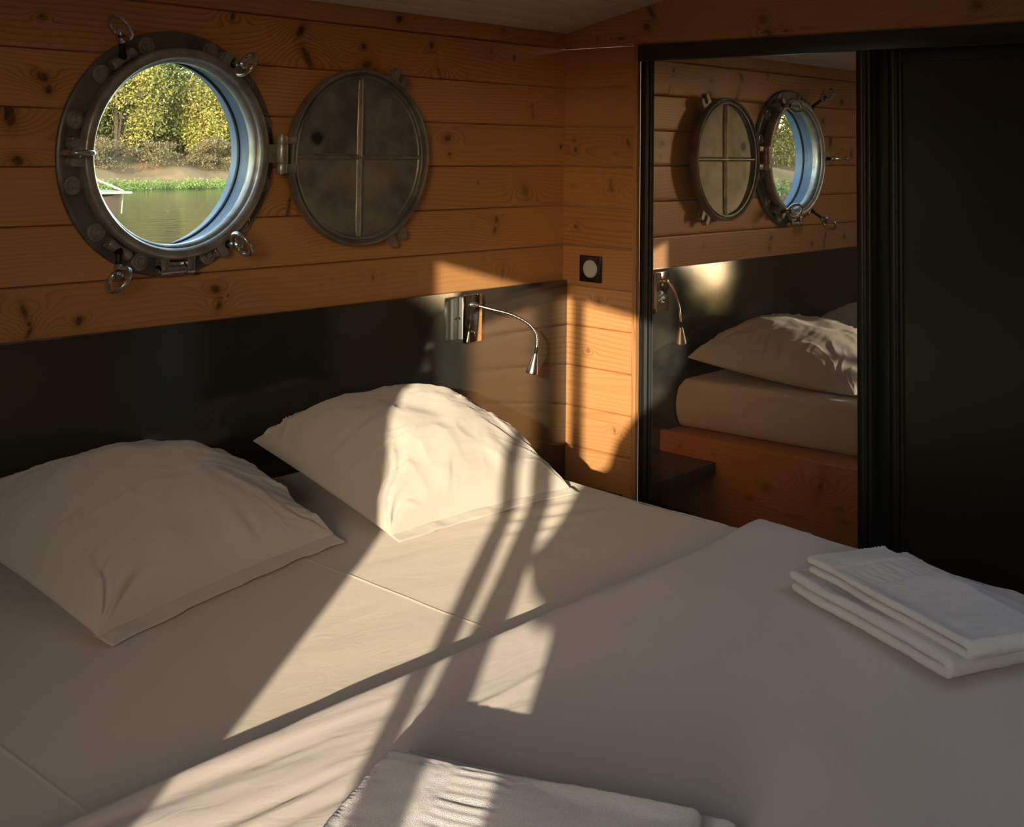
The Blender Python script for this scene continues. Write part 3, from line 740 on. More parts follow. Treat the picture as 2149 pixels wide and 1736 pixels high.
m_.lathe([(0, 0), (.0062, 0), (.0062, .003), (.0045, .004), (.0045, .006), (0, .007)], 20, SM)
m_.tube([(-.011, .001, .006), (-.004, 0, .0065), (.004, 0, .0065), (.011, -.002, .006)], [.0016, .0026, .0026, .0016], 10, M=SM)
m_.build('rocker', CHROME, lamp)

# ================================================================== WARDROBE
wr = thing('wardrobe', (.03, -1.2, 0), 'tall black built-in wardrobe with one mirrored and one black sliding door', 'wardrobe')
MX = .0078; WY1 = -2.15
m_ = MB(); m_.box((-.004, WY1, ZA - .0480), (.080, -.2700, ZA - .0006), .0012); m_.build('header_rail', DOORBLK, wr)
m_ = MB(); m_.box((.012, -.2905, 0.001), (.080, -.2775, ZA - .048), .001); m_.build('side_jamb', ALU, wr)
def stile(y0, y1, x0, name, par):
    w = y1 - y0
    pr = [(0, .030), (0, .004), (.06 * w, .0005), (.20 * w, .0), (.30 * w, .002), (.36 * w, .0045), (.44 * w, .0045), (.50 * w, .001), (.62 * w, -.0015), (.80 * w, -.0015), (.94 * w, .001), (w, .004), (w, .030)]
    V_ = []; 
    for z in (0.012, ZA - .046):
        for (a, d) in pr: V_.append((x0 + d, y0 + a, z))
    k = len(pr); q = MB(); q.add(V_, [(i, i + 1, k + i + 1, k + i) for i in range(k - 1)] + [list(range(k))[::-1], list(range(k, 2 * k))])
    return q.build(name, ALU, par, ang=60)
m_ = MB(); m_.box((MX + .0045, -.960, .014), (MX + .018, -.322, ZA - .046)); md = m_.build('mirror_door', ALU, wr)
q = MB(); q.box((MX, -.9575, .03), (MX + .004, -.3245, ZA - .0475)); q.build('mirror', MIRROR, md)
stile(-.3262, -.2915, -.000, 'stile', md); stile(-.9960, -.9561, -.002, 'stile', md)
q = MB(); q.box((.002, -.958, .012), (.016, -.324, .030), .001); q.build('bottom_rail', ALU, md)
m_ = MB(); m_.box((.046, WY1 + .001, .014), (.060, -.980, ZA - .046)); bd = m_.build('black_door', DOORBLK, wr)
stile(-1.0600, -1.0230, .038, 'stile', bd)
q = MB(); q.box((.039, WY1 + .001, ZA - .078), (.050, -1.02, ZA - .0465), .002); q.build('top_rail', ALU, bd)
m_ = MB(); m_.box((.005, WY1, .0005), (.085, -.2780, .0115), .001); m_.build('floor_track', ALU, wr)
m_ = MB(); m_.box((.62, WY1, .001), (.64, -.29, ZA)); m_.box((.09, WY1 - .02, .001), (.64, WY1 - .001, ZA)); m_.box((.085, -.2900, .001), (.64, -.2780, ZA)); m_.box((.085, WY1, ZA - .015), (.64, -.278, ZA)); m_.build('carcass', SHELFM, wr)

# ================================================================== BED
ZM = ZA - 1.080
bed = thing('bed_frame', (-1.45, -1.05, 0), 'orange pine box bed frame beneath the white mattress', 'bed')
woodbox('side_panel', (-.497, -2.10, ZM - .60 + .12), (-.475, -.021, ZA - 1.236), 1, PINE_DARK, bed, seed=77, step=.008,
        knots=[(-.42, ZA - 1.33, .012, .010, 0, .6), (-.36, ZA - 1.375, .008, .007, 0, .5), (-.60, ZA - 1.30, .006, .026, .3, .7), (-.52, ZA - 1.40, .016, .004, 0, .5), (-.66, ZA - 1.345, .014, .004, 0, .5), (-.68, ZA - 1.38, .014, .005, 0, .5), (-.10, ZA - 1.26, .005, .004, 0, .5), (-.23, ZA - 1.262, .005, .004, 0, .5), (-.15, ZA - 1.5, .01, .008, 0, .5)])
woodbox('top_board', (-2.38, -2.08, ZA - 1.262), (-.4975, -.022, ZA - 1.242), 1, PINE_DARK, bed, seed=78, step=.03)
woodbox('side_panel', (-2.40, -2.10, ZM - .60 + .12), (-2.381, -.021, ZA - 1.236), 1, PINE_DARK, bed, seed=79, step=.03)
woodbox('foot_panel', (-2.38, -2.10, ZM - .60 + .12), (-.4975, -2.081, ZA - 1.236), 0, PINE_DARK, bed, seed=80, step=.03)
m_ = MB(); m_.box((-2.36, -2.06, 0.0), (-.52, -.03, ZM - .60 + .14), .002); m_.build('plinth', SHELFM, bed)

sh = thing('bedside_shelf', (-.24, -.13, ZA - 1.32), 'dark floating shelf between the bed frame and the plank wall', 'shelf')
m_ = MB(); m_.box((-.4745, -.238, ZA - 1.342), (-.0075, -.021, ZA - 1.302), .0015); m_.build('board', SHELFM, sh)
m_ = MB(); m_.box((-.4745, -.14, ZA - 1.50), (-.0075, -.021, ZA - 1.48), .0015); m_.build('lower_board', SHELFM, sh)

# mattress under its fitted sheet
def xr(y): return -.570 + .070 * y + .0 * y      # right edge (y negative: runs a little to the left toward the foot)
def mattress():
    prof = []                                       # (inset, height below top) around the edge
    r = .030
    for i in range(9):
        a = math.pi / 2 * i / 8; prof.append((r * (1 - math.sin(a)), r * (1 - math.cos(a))))
    side = [(-.004, .055), (-.009, .085), (-.006, .115), (.004, .140), (.016, .156), (.030, .1615)]
    ny = 330; xsx = np.unique(np.concatenate([np.arange(-2.30, -.66, .009), -1.380 + np.linspace(-.012, .012, 17), -2.09 + np.linspace(-.012, .012, 17)]))
    rows = []
    ysx = np.linspace(-.0245, -2.045, ny)
    V = []
    for y in ysx:
        X = xr(y); row = [(x, y, 0) for x in xsx]
        row += [(x, y, 0) for x in np.linspace(-.652 if False else xsx[-1] + .009, X - r - .004, 5)]
        row += [(X - ins, y, -dn) for ins, dn in prof] + [(X - ins, y, -dn) for ins, dn in side]
        rows.append(row)
    P = np.array(rows)                                # ny x nx x 3
    top = P[..., 2] > -.001
    x, y = P[..., 0], P[..., 1]
    z = P[..., 2].copy()
    cr = .0011 * np.exp(-((x + 1.380) / .0026) ** 2) + .0011 * np.exp(-((x + 2.09 + .01 * y) / .0028) ** 2)
    z = z + np.where(top, cr, 0)
    amp = sstep(-2.3, -1.2, x) * sstep(-.2, -.55, y) * .7 + .3
    z = z + np.where(top, .0016 * fbm(x * 2.2 + y * 1.5, y * 9, 4, 3) * amp + .0012 * vnoise(x * 1.4, y * 1.4, 8), 0)
    # small pleats near the right pillow
    z = z + np.where(top, .0020 * sstep(-.55, -.66, y) * sstep(-.85, -.70, y) * sstep(-1.1, -.95, x) * sstep(-.66, -.80, x) * np.sin((y * .92 + x * .30) * 95 + 2 * vnoise(x * 5, y * 5, 2)), 0)
    xs_ = x + np.where(top, 0, .0022 * fbm(y * 7, P[..., 2] * 10, 6, 3) + .0012 * np.sin(y * 60 + P[..., 2] * 40 + 3 * vnoise(y * 6, y * 0, 3)) * sstep(-.05, -.16, P[..., 2]))
    # round the corner at the headboard and close the head end
    hd_ = sstep(-.0245 - .028, -.0245, y); z = np.where(P[..., 2] > -.03, z - .020 * hd_ ** 2.2, z)
    V = np.stack([xs_, y, ZM + z], -1).reshape(-1, 3)
    nv = P.shape[1]
    F = gridF(ny, nv)
    # head face
    base = len(V); head = V[:nv].copy(); head[:, 2] = np.minimum(head[:, 2], ZM - .1615); head[:, 0] = np.minimum(head[:, 0], head[-1, 0])
    V = np.concatenate([V, head]); i = np.arange(nv - 1)
    F = np.concatenate([F, np.stack([i, i + 1, base + i + 1, base + i], 1)])
    o = mesh('mattress', V, F, SHEET); fix_normals(o)
    return o
tag(mattress(), 'mattress in a smooth white fitted sheet, lying on the pine bed', 'mattress')

# duvet / folded top cover
ZD = ZA - 1.0425
def duvet():
    xsx = np.unique(np.concatenate([np.arange(-2.34, -.73, .0075)]))
    nr_ = 12
    ysx = np.concatenate([np.array([-1.115, -1.100, -1.085, -1.0750, -1.0690, -1.0655, -1.0645, -1.0655, -1.0690, -1.0750, -1.083, -1.093]), np.arange(-1.100, -2.10, -.0065)])
    hz = np.concatenate([np.array([-.0372, -.0372, -.0365, -.0345, -.0305, -.0245, -.0180, -.0115, -.0065, -.0030, -.0010, -.0002]), np.zeros(len(ysx) - 12)])
    X = []; 
    cols = list(xsx); drop = [0.0] * len(cols)
    # rounded fall over the right side
    Rr_ = .045
    P = []
    for y, h in zip(ysx, hz):
        e = -.645 + .105 * (y + 1.06)                  # right-hand rim
        row = [(x, y, h, 0) for x in xsx if True]
        x0 = xsx[-1]
        for i in range(1, 6): row.append((x0 + (e - Rr_ - x0) * i / 5, y, h, 0))
        for i in range(1, 9):
            a = math.pi / 2 * i / 8; row.append((e - Rr_ + Rr_ * math.sin(a), y, h * math.cos(a) - Rr_ * (1 - math.cos(a)), 1))
        for i in range(1, 8): row.append((e + .004 + .002 * i, y, - Rr_ - .02 * i, 1))
        P.append(row)
    P = np.array(P); x, y, h, sd_ = P[..., 0], P[..., 1], P[..., 2], P[..., 3]
    t = sstep(-1.07, -1.11, y)
    z = h.copy()
    rid = lambda v, w: np.exp(-(v / w) ** 2)
    # ironed creases running across the bed
    z += t * .0022 * rid(y + 1.205 + .004 * np.sin(x * 3) - .02 * (x + 1.3), .0065)
    z += t * .0022 * rid(y + 1.383 - .03 * (x + 1.3), .0065)
    z += t * .0010 * rid(y + 1.60 - .02 * (x + 1.3), .0065)
    # pulls in the sunlit part on the left
    L_ = sstep(-1.45, -1.75, x)
    s1 = (y * 1 + x * .10)
    z += t * L_ * (.0036 * fbm(x * 2.6 + 3, s1 * 26, 12, 3)) * sstep(-1.62, -1.25, y)
    # thin diagonal creases
    for (a, b, c_, w_, am) in ((.62, 1, .112, .0055, .0022), (.75, 1, .30, .005, .0020), (.95, 1, .62, .005, .0020), (1.1, 1, .86, .005, .0018), (.5, 1, .02, .005, .0018)):
        z += t * L_ * am * rid(a * x + b * y + 1.2 + c_ * 1.0 + .9 - .9 + .02 * vnoise(x * 6, y * 6, 5), w_)
    # soft folds in the foreground right
    z += t * .0045 * sstep(-1.35, -1.62, y) * sstep(-1.75, -1.45, x) * fbm((x + y * .4) * 2.1, (y - x * .45) * 9, 31, 3)
    z += t * .0025 * fbm(x * 1.7, y * 2.6, 44, 3)
    z += .0016 * vnoise(x * 9, y * 0, 3) * (1 - t) 
    z += t * .0016 * sstep(-1.05, -.75, x) * fbm(x * 9 + y * 5, y * 6, 51, 3)
    y2 = y + (1 - t) * (.006 * vnoise(x * 2.2, x * 0, 61) + .0025 * vnoise(x * 11, x * 0, 62))
    # the near corner rises softly before it falls
    z += .007 * np.exp(-((x + .74) / .09) ** 2) * np.exp(-((y + 1.12) / .10) ** 2)
    x2 = x + sd_ * .004 * fbm(y * 6, h * 9, 71, 3)
    V = np.stack([x2, y2, ZD + z], -1).reshape(-1, 3)
    o = mesh('duvet', V, gridF(len(ysx), P.shape[1]), DUVET); fix_normals(o)
    return o
dv = duvet()
tag(dv, 'white cotton duvet spread over the foot half of the bed, its top edge folded', 'duvet')

# pillows
def pillow(name, c4, H, label, seed, lean=0, hem=True, dent=()):
    """c4: corners FL, FR, BR, BL"""
    FL, FR, BR, BL = [np.array(c, float) for c in c4]
    n = 190
    s = np.sin(np.linspace(-math.pi / 2, math.pi / 2, n)); s = .55 * s + .45 * np.linspace(-1, 1, n)
    U, Vv = np.meshgrid(s, s, indexing='ij')
    outs = []
    def pinch(a, b): return a * (1 - .060 * (1 - b ** 2) * np.abs(a) ** 1.5)
    for side in (1, -1):
        u = pinch(U, Vv); v = pinch(Vv, U)
        P = (np.outer(((1 - u) * (1 - v)).ravel() / 4, FL) + np.outer(((1 + u) * (1 - v)).ravel() / 4, FR) + np.outer(((1 + u) * (1 + v)).ravel() / 4, BR) + np.outer(((1 - u) * (1 + v)).ravel() / 4, BL)).reshape(n, n, 3)
        prof = ((1 - U ** 2) * (1 - Vv ** 2))
        th = np.clip(prof, 0, 1) ** .46
        rim = np.clip(1 - np.maximum(np.abs(U), np.abs(Vv)), 0, 1)
        if side == 1:
            z = P[..., 2] + H * th * (1 + .06 * fbm(U * 1.3, Vv * 1.3, seed, 2))
            w = 0
            for (a, b) in ((-1, -1), (1, -1), (1, 1), (-1, 1)):     # gathers fanning out of the corners
                dx, dy = (U - a) * -a, (Vv - b) * -b
                rr = np.hypot(dx, dy) + 1e-4; an = np.arctan2(dy, dx)
                w = w + np.exp(-(rr / .62) ** 1.6) * sstep(0, .10, rr) * vnoise(an * 7.5 + 3 * vnoise(dx * 2, dy * 2, seed), rr * 1.2, seed + int(a * 3 + b * 7) + 30)
            ed = 2.0 * np.exp(-((1 + U) / .36)) + .8 * np.exp(-((1 - U) / .28))   # short gathers along the left and right seams
            w = w + 1.5 * ed * sstep(0, .05, 1 - np.abs(U)) * (1 - 2 * np.abs(vnoise(Vv * 9 + 1.5 * vnoise(U * 3, Vv * 3, seed), U * 1.4, seed + 50)) ** .8) * .7 + .30 * ed * sstep(0, .04, 1 - np.abs(U)) * vnoise(Vv * 24 + 2 * U, U * 2.5, seed + 51)
            ef = np.exp(-((1 + Vv) / .4)); w = w + .5 * ef * sstep(0, .06, 1 + Vv) * vnoise(U * 6, Vv * 1.3, seed + 60)
            w = w + .35 * (1 - 2.2 * np.abs(fbm(U * 1.6 + 2.2 * Vv + 4, Vv * 1.1 - 2.6 * U, seed + 75, 2))) * th
            w = w + .55 * fbm(U * 2.2 + .8 * Vv, Vv * 2.2 - 1.3 * U, seed + 70, 3) * th
            P0 = P.copy(); P0[..., 2] = z
            gu = np.gradient(P0, axis=0); gv = np.gradient(P0, axis=1); nn = np.cross(gu, gv); nn /= np.linalg.norm(nn, axis=-1)[..., None] + 1e-12
            nn *= np.sign(nn[..., 2:3] + 1e-9)
            P0 = P0 + nn * (.0088 * w * sstep(0, .10, rim))[..., None]
            P[..., :2] = P0[..., :2]; z = P0[..., 2]
        else:
            z = P[..., 2] - .05 * th
            z = np.maximum(z, ZM + .004)
        P[..., 2] = np.maximum(z, ZM + .004)
        outs.append(P.reshape(-1, 3))
    V = np.concatenate(outs); F1 = gridF(n, n); F2 = F1[:, ::-1] + n * n
    # weld the rims
    idx = np.arange(n * n).reshape(n, n); rim_i = np.concatenate([idx[0, :], idx[-1, :], idx[1:-1, 0], idx[1:-1, -1]])
    mp = np.arange(2 * n * n); mp[rim_i + n * n] = rim_i
    V[rim_i, 2] = (V[rim_i, 2] + V[rim_i + n * n, 2]) / 2
    F = np.concatenate([F1, mp[F2]])
    used = np.unique(F); re = np.zeros(2 * n * n, int); re[used] = np.arange(len(used))
    root = thing(name, ((FL + BR)[0] / 2, (FL + BR)[1] / 2, ZM + .003), label, 'pillow', 'white pillows at the headboard')
    b = mesh('cushion', V[used], re[F], PILLOWM, root); fix_normals(b)
    # flat seam flange down the two sides and the open hem at the front
    def strip(A, B, out, w0, name, dz=0, sag=0, layers=(0,), seed_=1, inw=.012, pk=.060):
        k = 90; A = np.array(A); B = np.array(B); rows = []
        ts = np.linspace(.0, 1, k)
        for t in ts:
            e = 2 * t - 1
            c = A * (1 - t) + B * t
            half = pk * (1 - e * e)
            c = c + np.array(out) * (-half * .5 * np.linalg.norm(BR - FR) * .98)
            for j, q in enumerate(np.linspace(-inw, w0, 6)):
                zz = c[2] + dz + .003 * vnoise(t * 14, q * 20, seed_) * (q > 0) - max(q, 0) * sag
                wv = .004 * vnoise(t * 9, 0, seed_ + 3) * max(q, 0) / w0
                rows.append(c + np.array(out) * (q + wv) + np.array([0, 0, zz - c[2]]))
        V_ = np.array(rows); V_[:, 2] = np.maximum(V_[:, 2], ZM + .006)
        o = mesh(name, V_, gridF(k, 6), PILLOWM, root)
        sm = o.modifiers.new('thickness', 'SOLIDIFY'); sm.thickness = .0014; sm.offset = 0
        return o
    f = (FR - FL); f /= np.linalg.norm(f); outf = np.array([f[1], -f[0], 0]); 
    strip(FL, FR, outf, .030, 'hem', seed_=seed + 2, sag=.25)
    return root
pillow('pillow', [(-1.212, -.570, ZA - 1.066), (-.702, -.604, ZA - 1.070), (-.575, -.062, ZA - 1.005), (-1.178, -.066, ZA - .978)], .150,
       'white pillow on the right, lit by the sun and nearest the wardrobe', 4)
pillow('pillow', [(-1.842, -.600, ZA - 1.068), (-1.292, -.495, ZA - 1.062), (-1.290, -.060, ZA - 1.02), (-1.880, -.075, ZA - .995)], .140,
       'white pillow on the left, lying in shade beneath the porthole', 19)

# ================================================================== TOWELS
def towel(corner, du, dvv, Ls, Ws, z0, th, label, seed, band=.12, bandw=.07, fold_gap=.0015, skew=0.0, puff=.004):
    """folded terry towel: two thick layers joined by a round fold at s = Ls. corner: point at s=0, w=0; du = direction of s, dvv = direction of w"""
    du = np.array([*du, 0.0]); du /= np.linalg.norm(du); dvv = np.array([*dvv, 0.0]); dvv -= du * (dvv @ du) * (1 - skew); dvv /= np.linalg.norm(dvv)
    t = th / 2 - fold_gap / 2                    # one layer
    # closed cross-section in (s, z): outer path then inner path
    st = .0032
    r_o = th / 2; sec = []
    def lin(a, b, z, inset): 
        k = max(2, int(abs(b - a) / st)); return [(a + (b - a) * i / k, z) for i in range(k)]
    s_end = Ls - r_o
    e = t / 2
    sec += lin(e, s_end, th, 0)
    k = 12
    sec += [(s_end + r_o * math.sin(math.pi * i / k), th / 2 + r_o * math.cos(math.pi * i / k)) for i in range(k)]
    sec += lin(s_end, e + .006, 0, 0)
    sec += [(e + .006 - e * math.sin(math.pi * i / 6), t / 2 - t / 2 * math.cos(math.pi * i / 6)) for i in range(6)]
    sec += lin(e + .006, s_end, t, 0)
    ri = fold_gap / 2 + .0002
    sec += [(s_end + ri * math.sin(math.pi * (1 - i / 4)), th / 2 + ri * math.cos(math.pi * (1 - i / 4))) for i in range(4)]
    sec += lin(s_end, e, th - t, 0)
    sec += [(e - e * math.sin(math.pi * i / 6), th - t + t / 2 - t / 2 * math.cos(math.pi * i / 6)) for i in range(6)]
    sec = np.array(sec); m = len(sec)
    # outward normals of the section
    tg = np.roll(sec, -1, 0) - np.roll(sec, 1, 0); nrm = np.stack([-tg[:, 1], tg[:, 0]], 1); nrm /= np.linalg.norm(nrm, axis=1)[:, None] + 1e-9
    ph_ = np.linspace(0, math.pi / 2, 7)[:-1]; e0 = t / 2; wr_ = list(e0 * (1 - np.cos(ph_))); ws = np.array(wr_ + list(np.arange(e0 + .0005, Ws - e0 - .0005, st)) + [Ws - q for q in wr_[::-1]])
    sr_ = list(e0 * (1 - np.sin(ph_))); shrink = np.array(sr_ + [0] * (len(ws) - 12) + sr_[::-1])
    Sg = sec[:, 0][:, None] + 0 * ws[None]; Zg = sec[:, 1][:, None] + 0 * ws[None]; Wg = ws[None] + 0 * Sg
    nS = nrm[:, 0][:, None]; nZ = nrm[:, 1][:, None]
    sh_ = shrink[None] * 1.0
    Sg = Sg - nS * sh_; Zg = Zg - nZ * sh_
    istop = (sec[:, 1] > th - .0004)[:, None]
    band_m = np.exp(-(np.clip(np.abs(Sg - band - bandw / 2) - bandw / 2, 0, 1) / .003) ** 2) * istop
    # terry loops everywhere but on the woven band, plus soft unevenness
    loops = vnoise(Sg * 260, Wg * 260, seed) * .0005 + vnoise(Sg * 60, Wg * 60, seed + 6) * .0005
    disp = loops * (1 - .8 * band_m) - .0016 * band_m
    disp = disp + band_m * .0009 * vnoise(Wg * 85, Sg * 16, seed + 77) + band_m * .0005 * np.sin(Wg * 420 + 3 * vnoise(Sg * 30, Wg * 12, seed)) * sstep(.004, .012, np.abs(Sg - band)) 
    disp = disp + istop * puff * fbm(Sg * 7, Wg * 6, seed + 9, 3) * sstep(0, .03, Wg) 
    # whipped stitching on the short open edge
    disp = disp + .0012 * np.sin(Wg * 900) * np.exp(-(Sg / .012) ** 2)
    disp = disp * (1 - shrink[None] / e0)
    Sg = Sg + nS * disp + .004 * vnoise(Wg * 9, Wg * 0 + .3, seed + 4) * sstep(.1, 0, Sg)
    Zg = Zg + nZ * disp
    edge = .0025 * vnoise(Sg * 12, Sg * 0 + round(z0 * 90), seed + 12)
    Wg = Wg + edge * (np.abs(Wg / Ws - .5) > .45)
    Zg = np.maximum(Zg, .0006)
    V = np.array([corner[0], corner[1], z0]) + Sg[..., None] * du + Wg[..., None] * dvv
    V[..., 2] = z0 + Zg
    nw = len(ws); V = V.reshape(-1, 3)
    i = np.arange(m)[:, None]; j = np.arange(nw - 1)[None]; a = i * nw + j; b = ((i + 1) % m) * nw + j
    F = np.stack([a, b, b + 1, a + 1], -1).reshape(-1, 4)
    o = mesh('folded_towel', V, F, TOWELM)
    # smooth normals
    bm = bmesh.new(); bm.from_mesh(o.data)
    bmesh.ops.recalc_face_normals(bm, faces=bm.faces[:]); bm.to_mesh(o.data); bm.free()
    o.data.polygons.foreach_set('use_smooth', np.full(len(o.data.polygons), True))
    tag(o, label, 'towel', 'folded white towels on the duvet')
    return o
ZT = ZD + .0045
towel((-.995, -1.308), (-.42, -.907), (.907, -.42), .372, .250, ZT, .034, 'lower white towel of the pair near the wardrobe, lying on the duvet', 3, band=.055)
towel((-.985, -1.342), (-.45, -.893), (.893, -.45), .372, .160, ZT + .035, .027, 'upper white towel of the pair near the wardrobe', 8, band=.065)
towel((-1.825, -1.278), (.36, -.933), (-.97, -.24), .385, .300, ZT, .030, 'lower white towel of the pair at the front of the bed', 23, band=.07)
towel((-1.880, -1.298), (.40, -.917), (-.98, -.17), .355, .270, ZT + .031, .026, 'upper white towel of the front pair, striped by sunlight', 29, band=.085)

# ================================================================== OUTSIDE
WZ = -.04
shore = [(-90, 4), (-45, 9), (-28, 13), (-14, 20), (0, 27.5), (12, 30.5), (22, 31), (40, 32), (90, 34)]
sx = np.array([p[0] for p in shore]); sy = np.array([p[1] for p in shore])
def shore_y(x): return np.interp(x, sx, sy)
m_, N, L, b = new_mat('river_water')
b.inputs['Base Color'].default_value = (.075, .058, .022, 1); b.inputs['Roughness'].default_value = .06; b.inputs['IOR'].default_value = 1.33
tc = N.new('ShaderNodeTexCoord'); mp = N.new('ShaderNodeMapping'); mp.inputs['Scale'].default_value = (1.2, 2.6, 1); L.new(tc.outputs['Object'], mp.inputs['Vector'])
nz = N.new('ShaderNodeTexNoise'); nz.inputs['Scale'].default_value = 1.6; nz.inputs['Detail'].default_value = 4; L.new(mp.outputs[0], nz.inputs['Vector'])
bp = N.new('ShaderNodeBump'); bp.inputs['Strength'].default_value = .22; bp.inputs['Distance'].default_value = .06; L.new(nz.outputs['Fac'], bp.inputs['Height']); L.new(bp.outputs[0], b.inputs['Normal'])
WATER = m_
mb = MB(); mb.add([(-120, .2, WZ), (120, .2, WZ), (120, 60, WZ), (-120, 60, WZ)], [(0, 1, 2, 3)])
tag(mb.build('river', WATER), 'olive brown river outside the porthole', 'river', kind='stuff')
mb = MB(); mb.add([(-80, -80, -.25), (80, -80, -.25), (80, RY0 - .1, -.25), (RX0 - .12, RY0 - .1, -.25), (RX0 - .12, .15, -.25), (-80, .15, -.25)], [(0, 1, 2, 3), (0, 3, 4, 5)])  # unseen ground, added and kept pale to bounce light onto the ceiling
tag(mb.build('bounce_ground', pmat('pale_bounce_ground', (.40, .36, .30), .95, var=(1.5, (.34, .30, .24)))), 'unseen pale ground added on the landward side to bounce light indoors', 'ground')
xs = np.arange(-90, 90, .5); ts = np.array([-.4, 0, .3, .8, 1.5, 2.5, 4, 7, 12, 25, 60])
hs = np.array([-.15, 0, .16, .42, .62, .85, 1.0, 1.3, 1.6, 2.2, 4])
X, TT = np.meshgrid(xs, ts, indexing='ij'); Y = shore_y(X) + TT + .4 * vnoise(X * .7, X * 0, 3); Z = WZ + hs[None] + .18 * fbm(X * .8, TT * 1.2, 5, 3) * (TT > 0)
EARTH = pmat('bank_earth', (.27, .165, .095), .95, var=(2.2, (.15, .125, .05)))
tag(mesh('riverbank', np.stack([X.ravel(), Y.ravel(), Z.ravel()], 1), gridF(*X.shape), EARTH), 'bare earth bank rising from the far side of the river', 'riverbank')

def leaf_mat(name, c0, c1):
    m, N, L, b = new_mat(name)
    a = N.new('ShaderNodeAttribute'); a.attribute_name = 'tint'
    r = N.new('ShaderNodeValToRGB'); r.color_ramp.elements[0].color = (*c0, 1); r.color_ramp.elements[1].color = (*c1, 1)
    L.new(a.outputs['Fac'], r.inputs['Fac']); L.new(r.outputs['Color'], b.inputs['Base Color']); b.inputs['Roughness'].default_value = .6
    b.inputs['Subsurface Weight'].default_value = 0
    return m
LEAF_Y = leaf_mat('yellow_green_leaves', (.13, .145, .030), (.33, .29, .060))
LEAF_G = leaf_mat('green_leaves', (.075, .11, .024), (.19, .21, .050))
LEAF_B = leaf_mat('dry_brush', (.10, .085, .035), (.21, .16, .075))
LEAF_W = leaf_mat('bright_water_plants', (.11, .19, .035), (.22, .31, .07))
BARK = pmat('bark', (.10, .075, .05), .9)

def leaves(C, n, size, rg, spread):
    """n leaf cards around clump centres C"""
    k = rg.randint(0, len(C), n); P = C[k] + rg.normal(size=(n, 3)) * spread
    a = rg.normal(size=(n, 3)); a /= np.linalg.norm(a, axis=1)[:, None]
    b = rg.normal(size=(n, 3)); b -= a * (a * b).sum(1)[:, None]; b /= np.linalg.norm(b, axis=1)[:, None]
    s = size * rg.uniform(.6, 1.3, n)[:, None]
    V = np.stack([P - a * s, P - b * s * .45, P + a * s, P + b * s * .45], 1).reshape(-1, 3)
    F = np.arange(4 * n).reshape(-1, 4)
    ct = rg.rand(len(C))[k]; tint = np.clip(.55 * ct + .45 * rg.rand(n), 0, 1)
    return V, F, np.repeat(tint, 4)

def tree(x, y, h, wd, mat, label, seed, n=7000, size=.085, base=None, name='tree', trunk=True, group=None, clumps=46, low=.15):
    rg = np.random.RandomState(seed); z0 = (WZ + .5) if base is None else base
    t = thing(name, (x, y, z0), label, 'tree' if trunk else 'shrub', group)
    d = rg.normal(size=(clumps, 3)); d /= np.linalg.norm(d, axis=1)[:, None]
    rad = rg.uniform(.55, 1.0, clumps)[:, None]
    C = d * rad * np.array([wd / 2, wd / 2, h * (1 - low) / 2]) + np.array([x, y, z0 + h * (low + (1 - low) / 2)])
    V, F, ti = leaves(C, n, size, rg, np.array([wd * .085, wd * .085, h * .05]))
    mesh('foliage', V, F, mat, t, smooth=False, attrs=dict(tint=ti))
    q = MB()
    zt = z0 + h * .7
    if trunk: q.tube([(x, y, z0 - .3), (x + .05 * wd * rg.normal() * .3, y, z0 + h * .3), (x, y, zt)], [.09, .07, .03], 8)
    for i in range(9):
        c = C[rg.randint(len(C))]; q.tube([(x, y, z0 + h * rg.uniform(.05, .45)), tuple((np.array([x, y, z0 + h * .5]) + c) / 2), tuple(c)], [.035, .022, .008], 6)
    q.build('trunk' if trunk else 'branches', BARK, t)
    return t
G1 = 'trees on the far riverbank'
yb = 34.2
for i, (x, y, h, w_, mt, lb) in enumerate([
    (15.2, 34.6, 5.2, 3.2, LEAF_G, 'leafy green tree at the left edge of the porthole view'),
    (17.9, 34.3, 5.0, 3.0, LEAF_Y, 'yellowing tree left of centre in the porthole view'),
    (19.9, 35.8, 5.6, 3.0, LEAF_G, 'taller green tree in the middle of the porthole view'),
    (21.4, 34.0, 3.5, 2.4, LEAF_Y, 'lower yellow-green tree right of centre in the porthole view'),
    (23.9, 34.9, 5.0, 3.4, LEAF_G, 'green tree at the right edge of the porthole view')]):
    tree(x, y, h, w_, mt, lb, 100 + i, n=19000, clumps=90, low=.08, size=.058)
for i, (x, y, h, w_) in enumerate([(12.5, 38, 7.5, 6.0), (17.5, 38.6, 8.0, 6.4), (22.5, 38.2, 7.6, 6.2), (28, 38.6, 8.0, 6.4)]):
    tree(x, y, h, w_, LEAF_G, ['dark tree behind the bank trees, leftmost of the back row', 'dark tree in the back row behind the middle of the porthole view', 'dark tree in the back row behind the right of the porthole view', 'dark tree in the back row, beyond the right rim of the porthole view'][i], 180 + i, n=20000, clumps=150, size=.13, low=.0)
for i, (x, y, h, w_) in enumerate([(16.6, 32.6, 1.35, 1.8), (18.6, 32.7, 1.15, 1.9), (20.5, 32.5, 1.45, 1.7), (22.4, 32.6, 1.2, 1.9)]):
    tree(x, y, h, w_, LEAF_B, ['dry brown shrub on the bank below the leftmost trees', 'dry brown shrub on the bank, second from the left', 'dry brown shrub on the bank, third from the left', 'dry brown shrub on the bank at the right of the porthole view'][i], 140 + i, n=5200, size=.042, base=WZ + .35, name='shrub', trunk=False, group='dry shrubs along the riverbank', clumps=22, low=0)
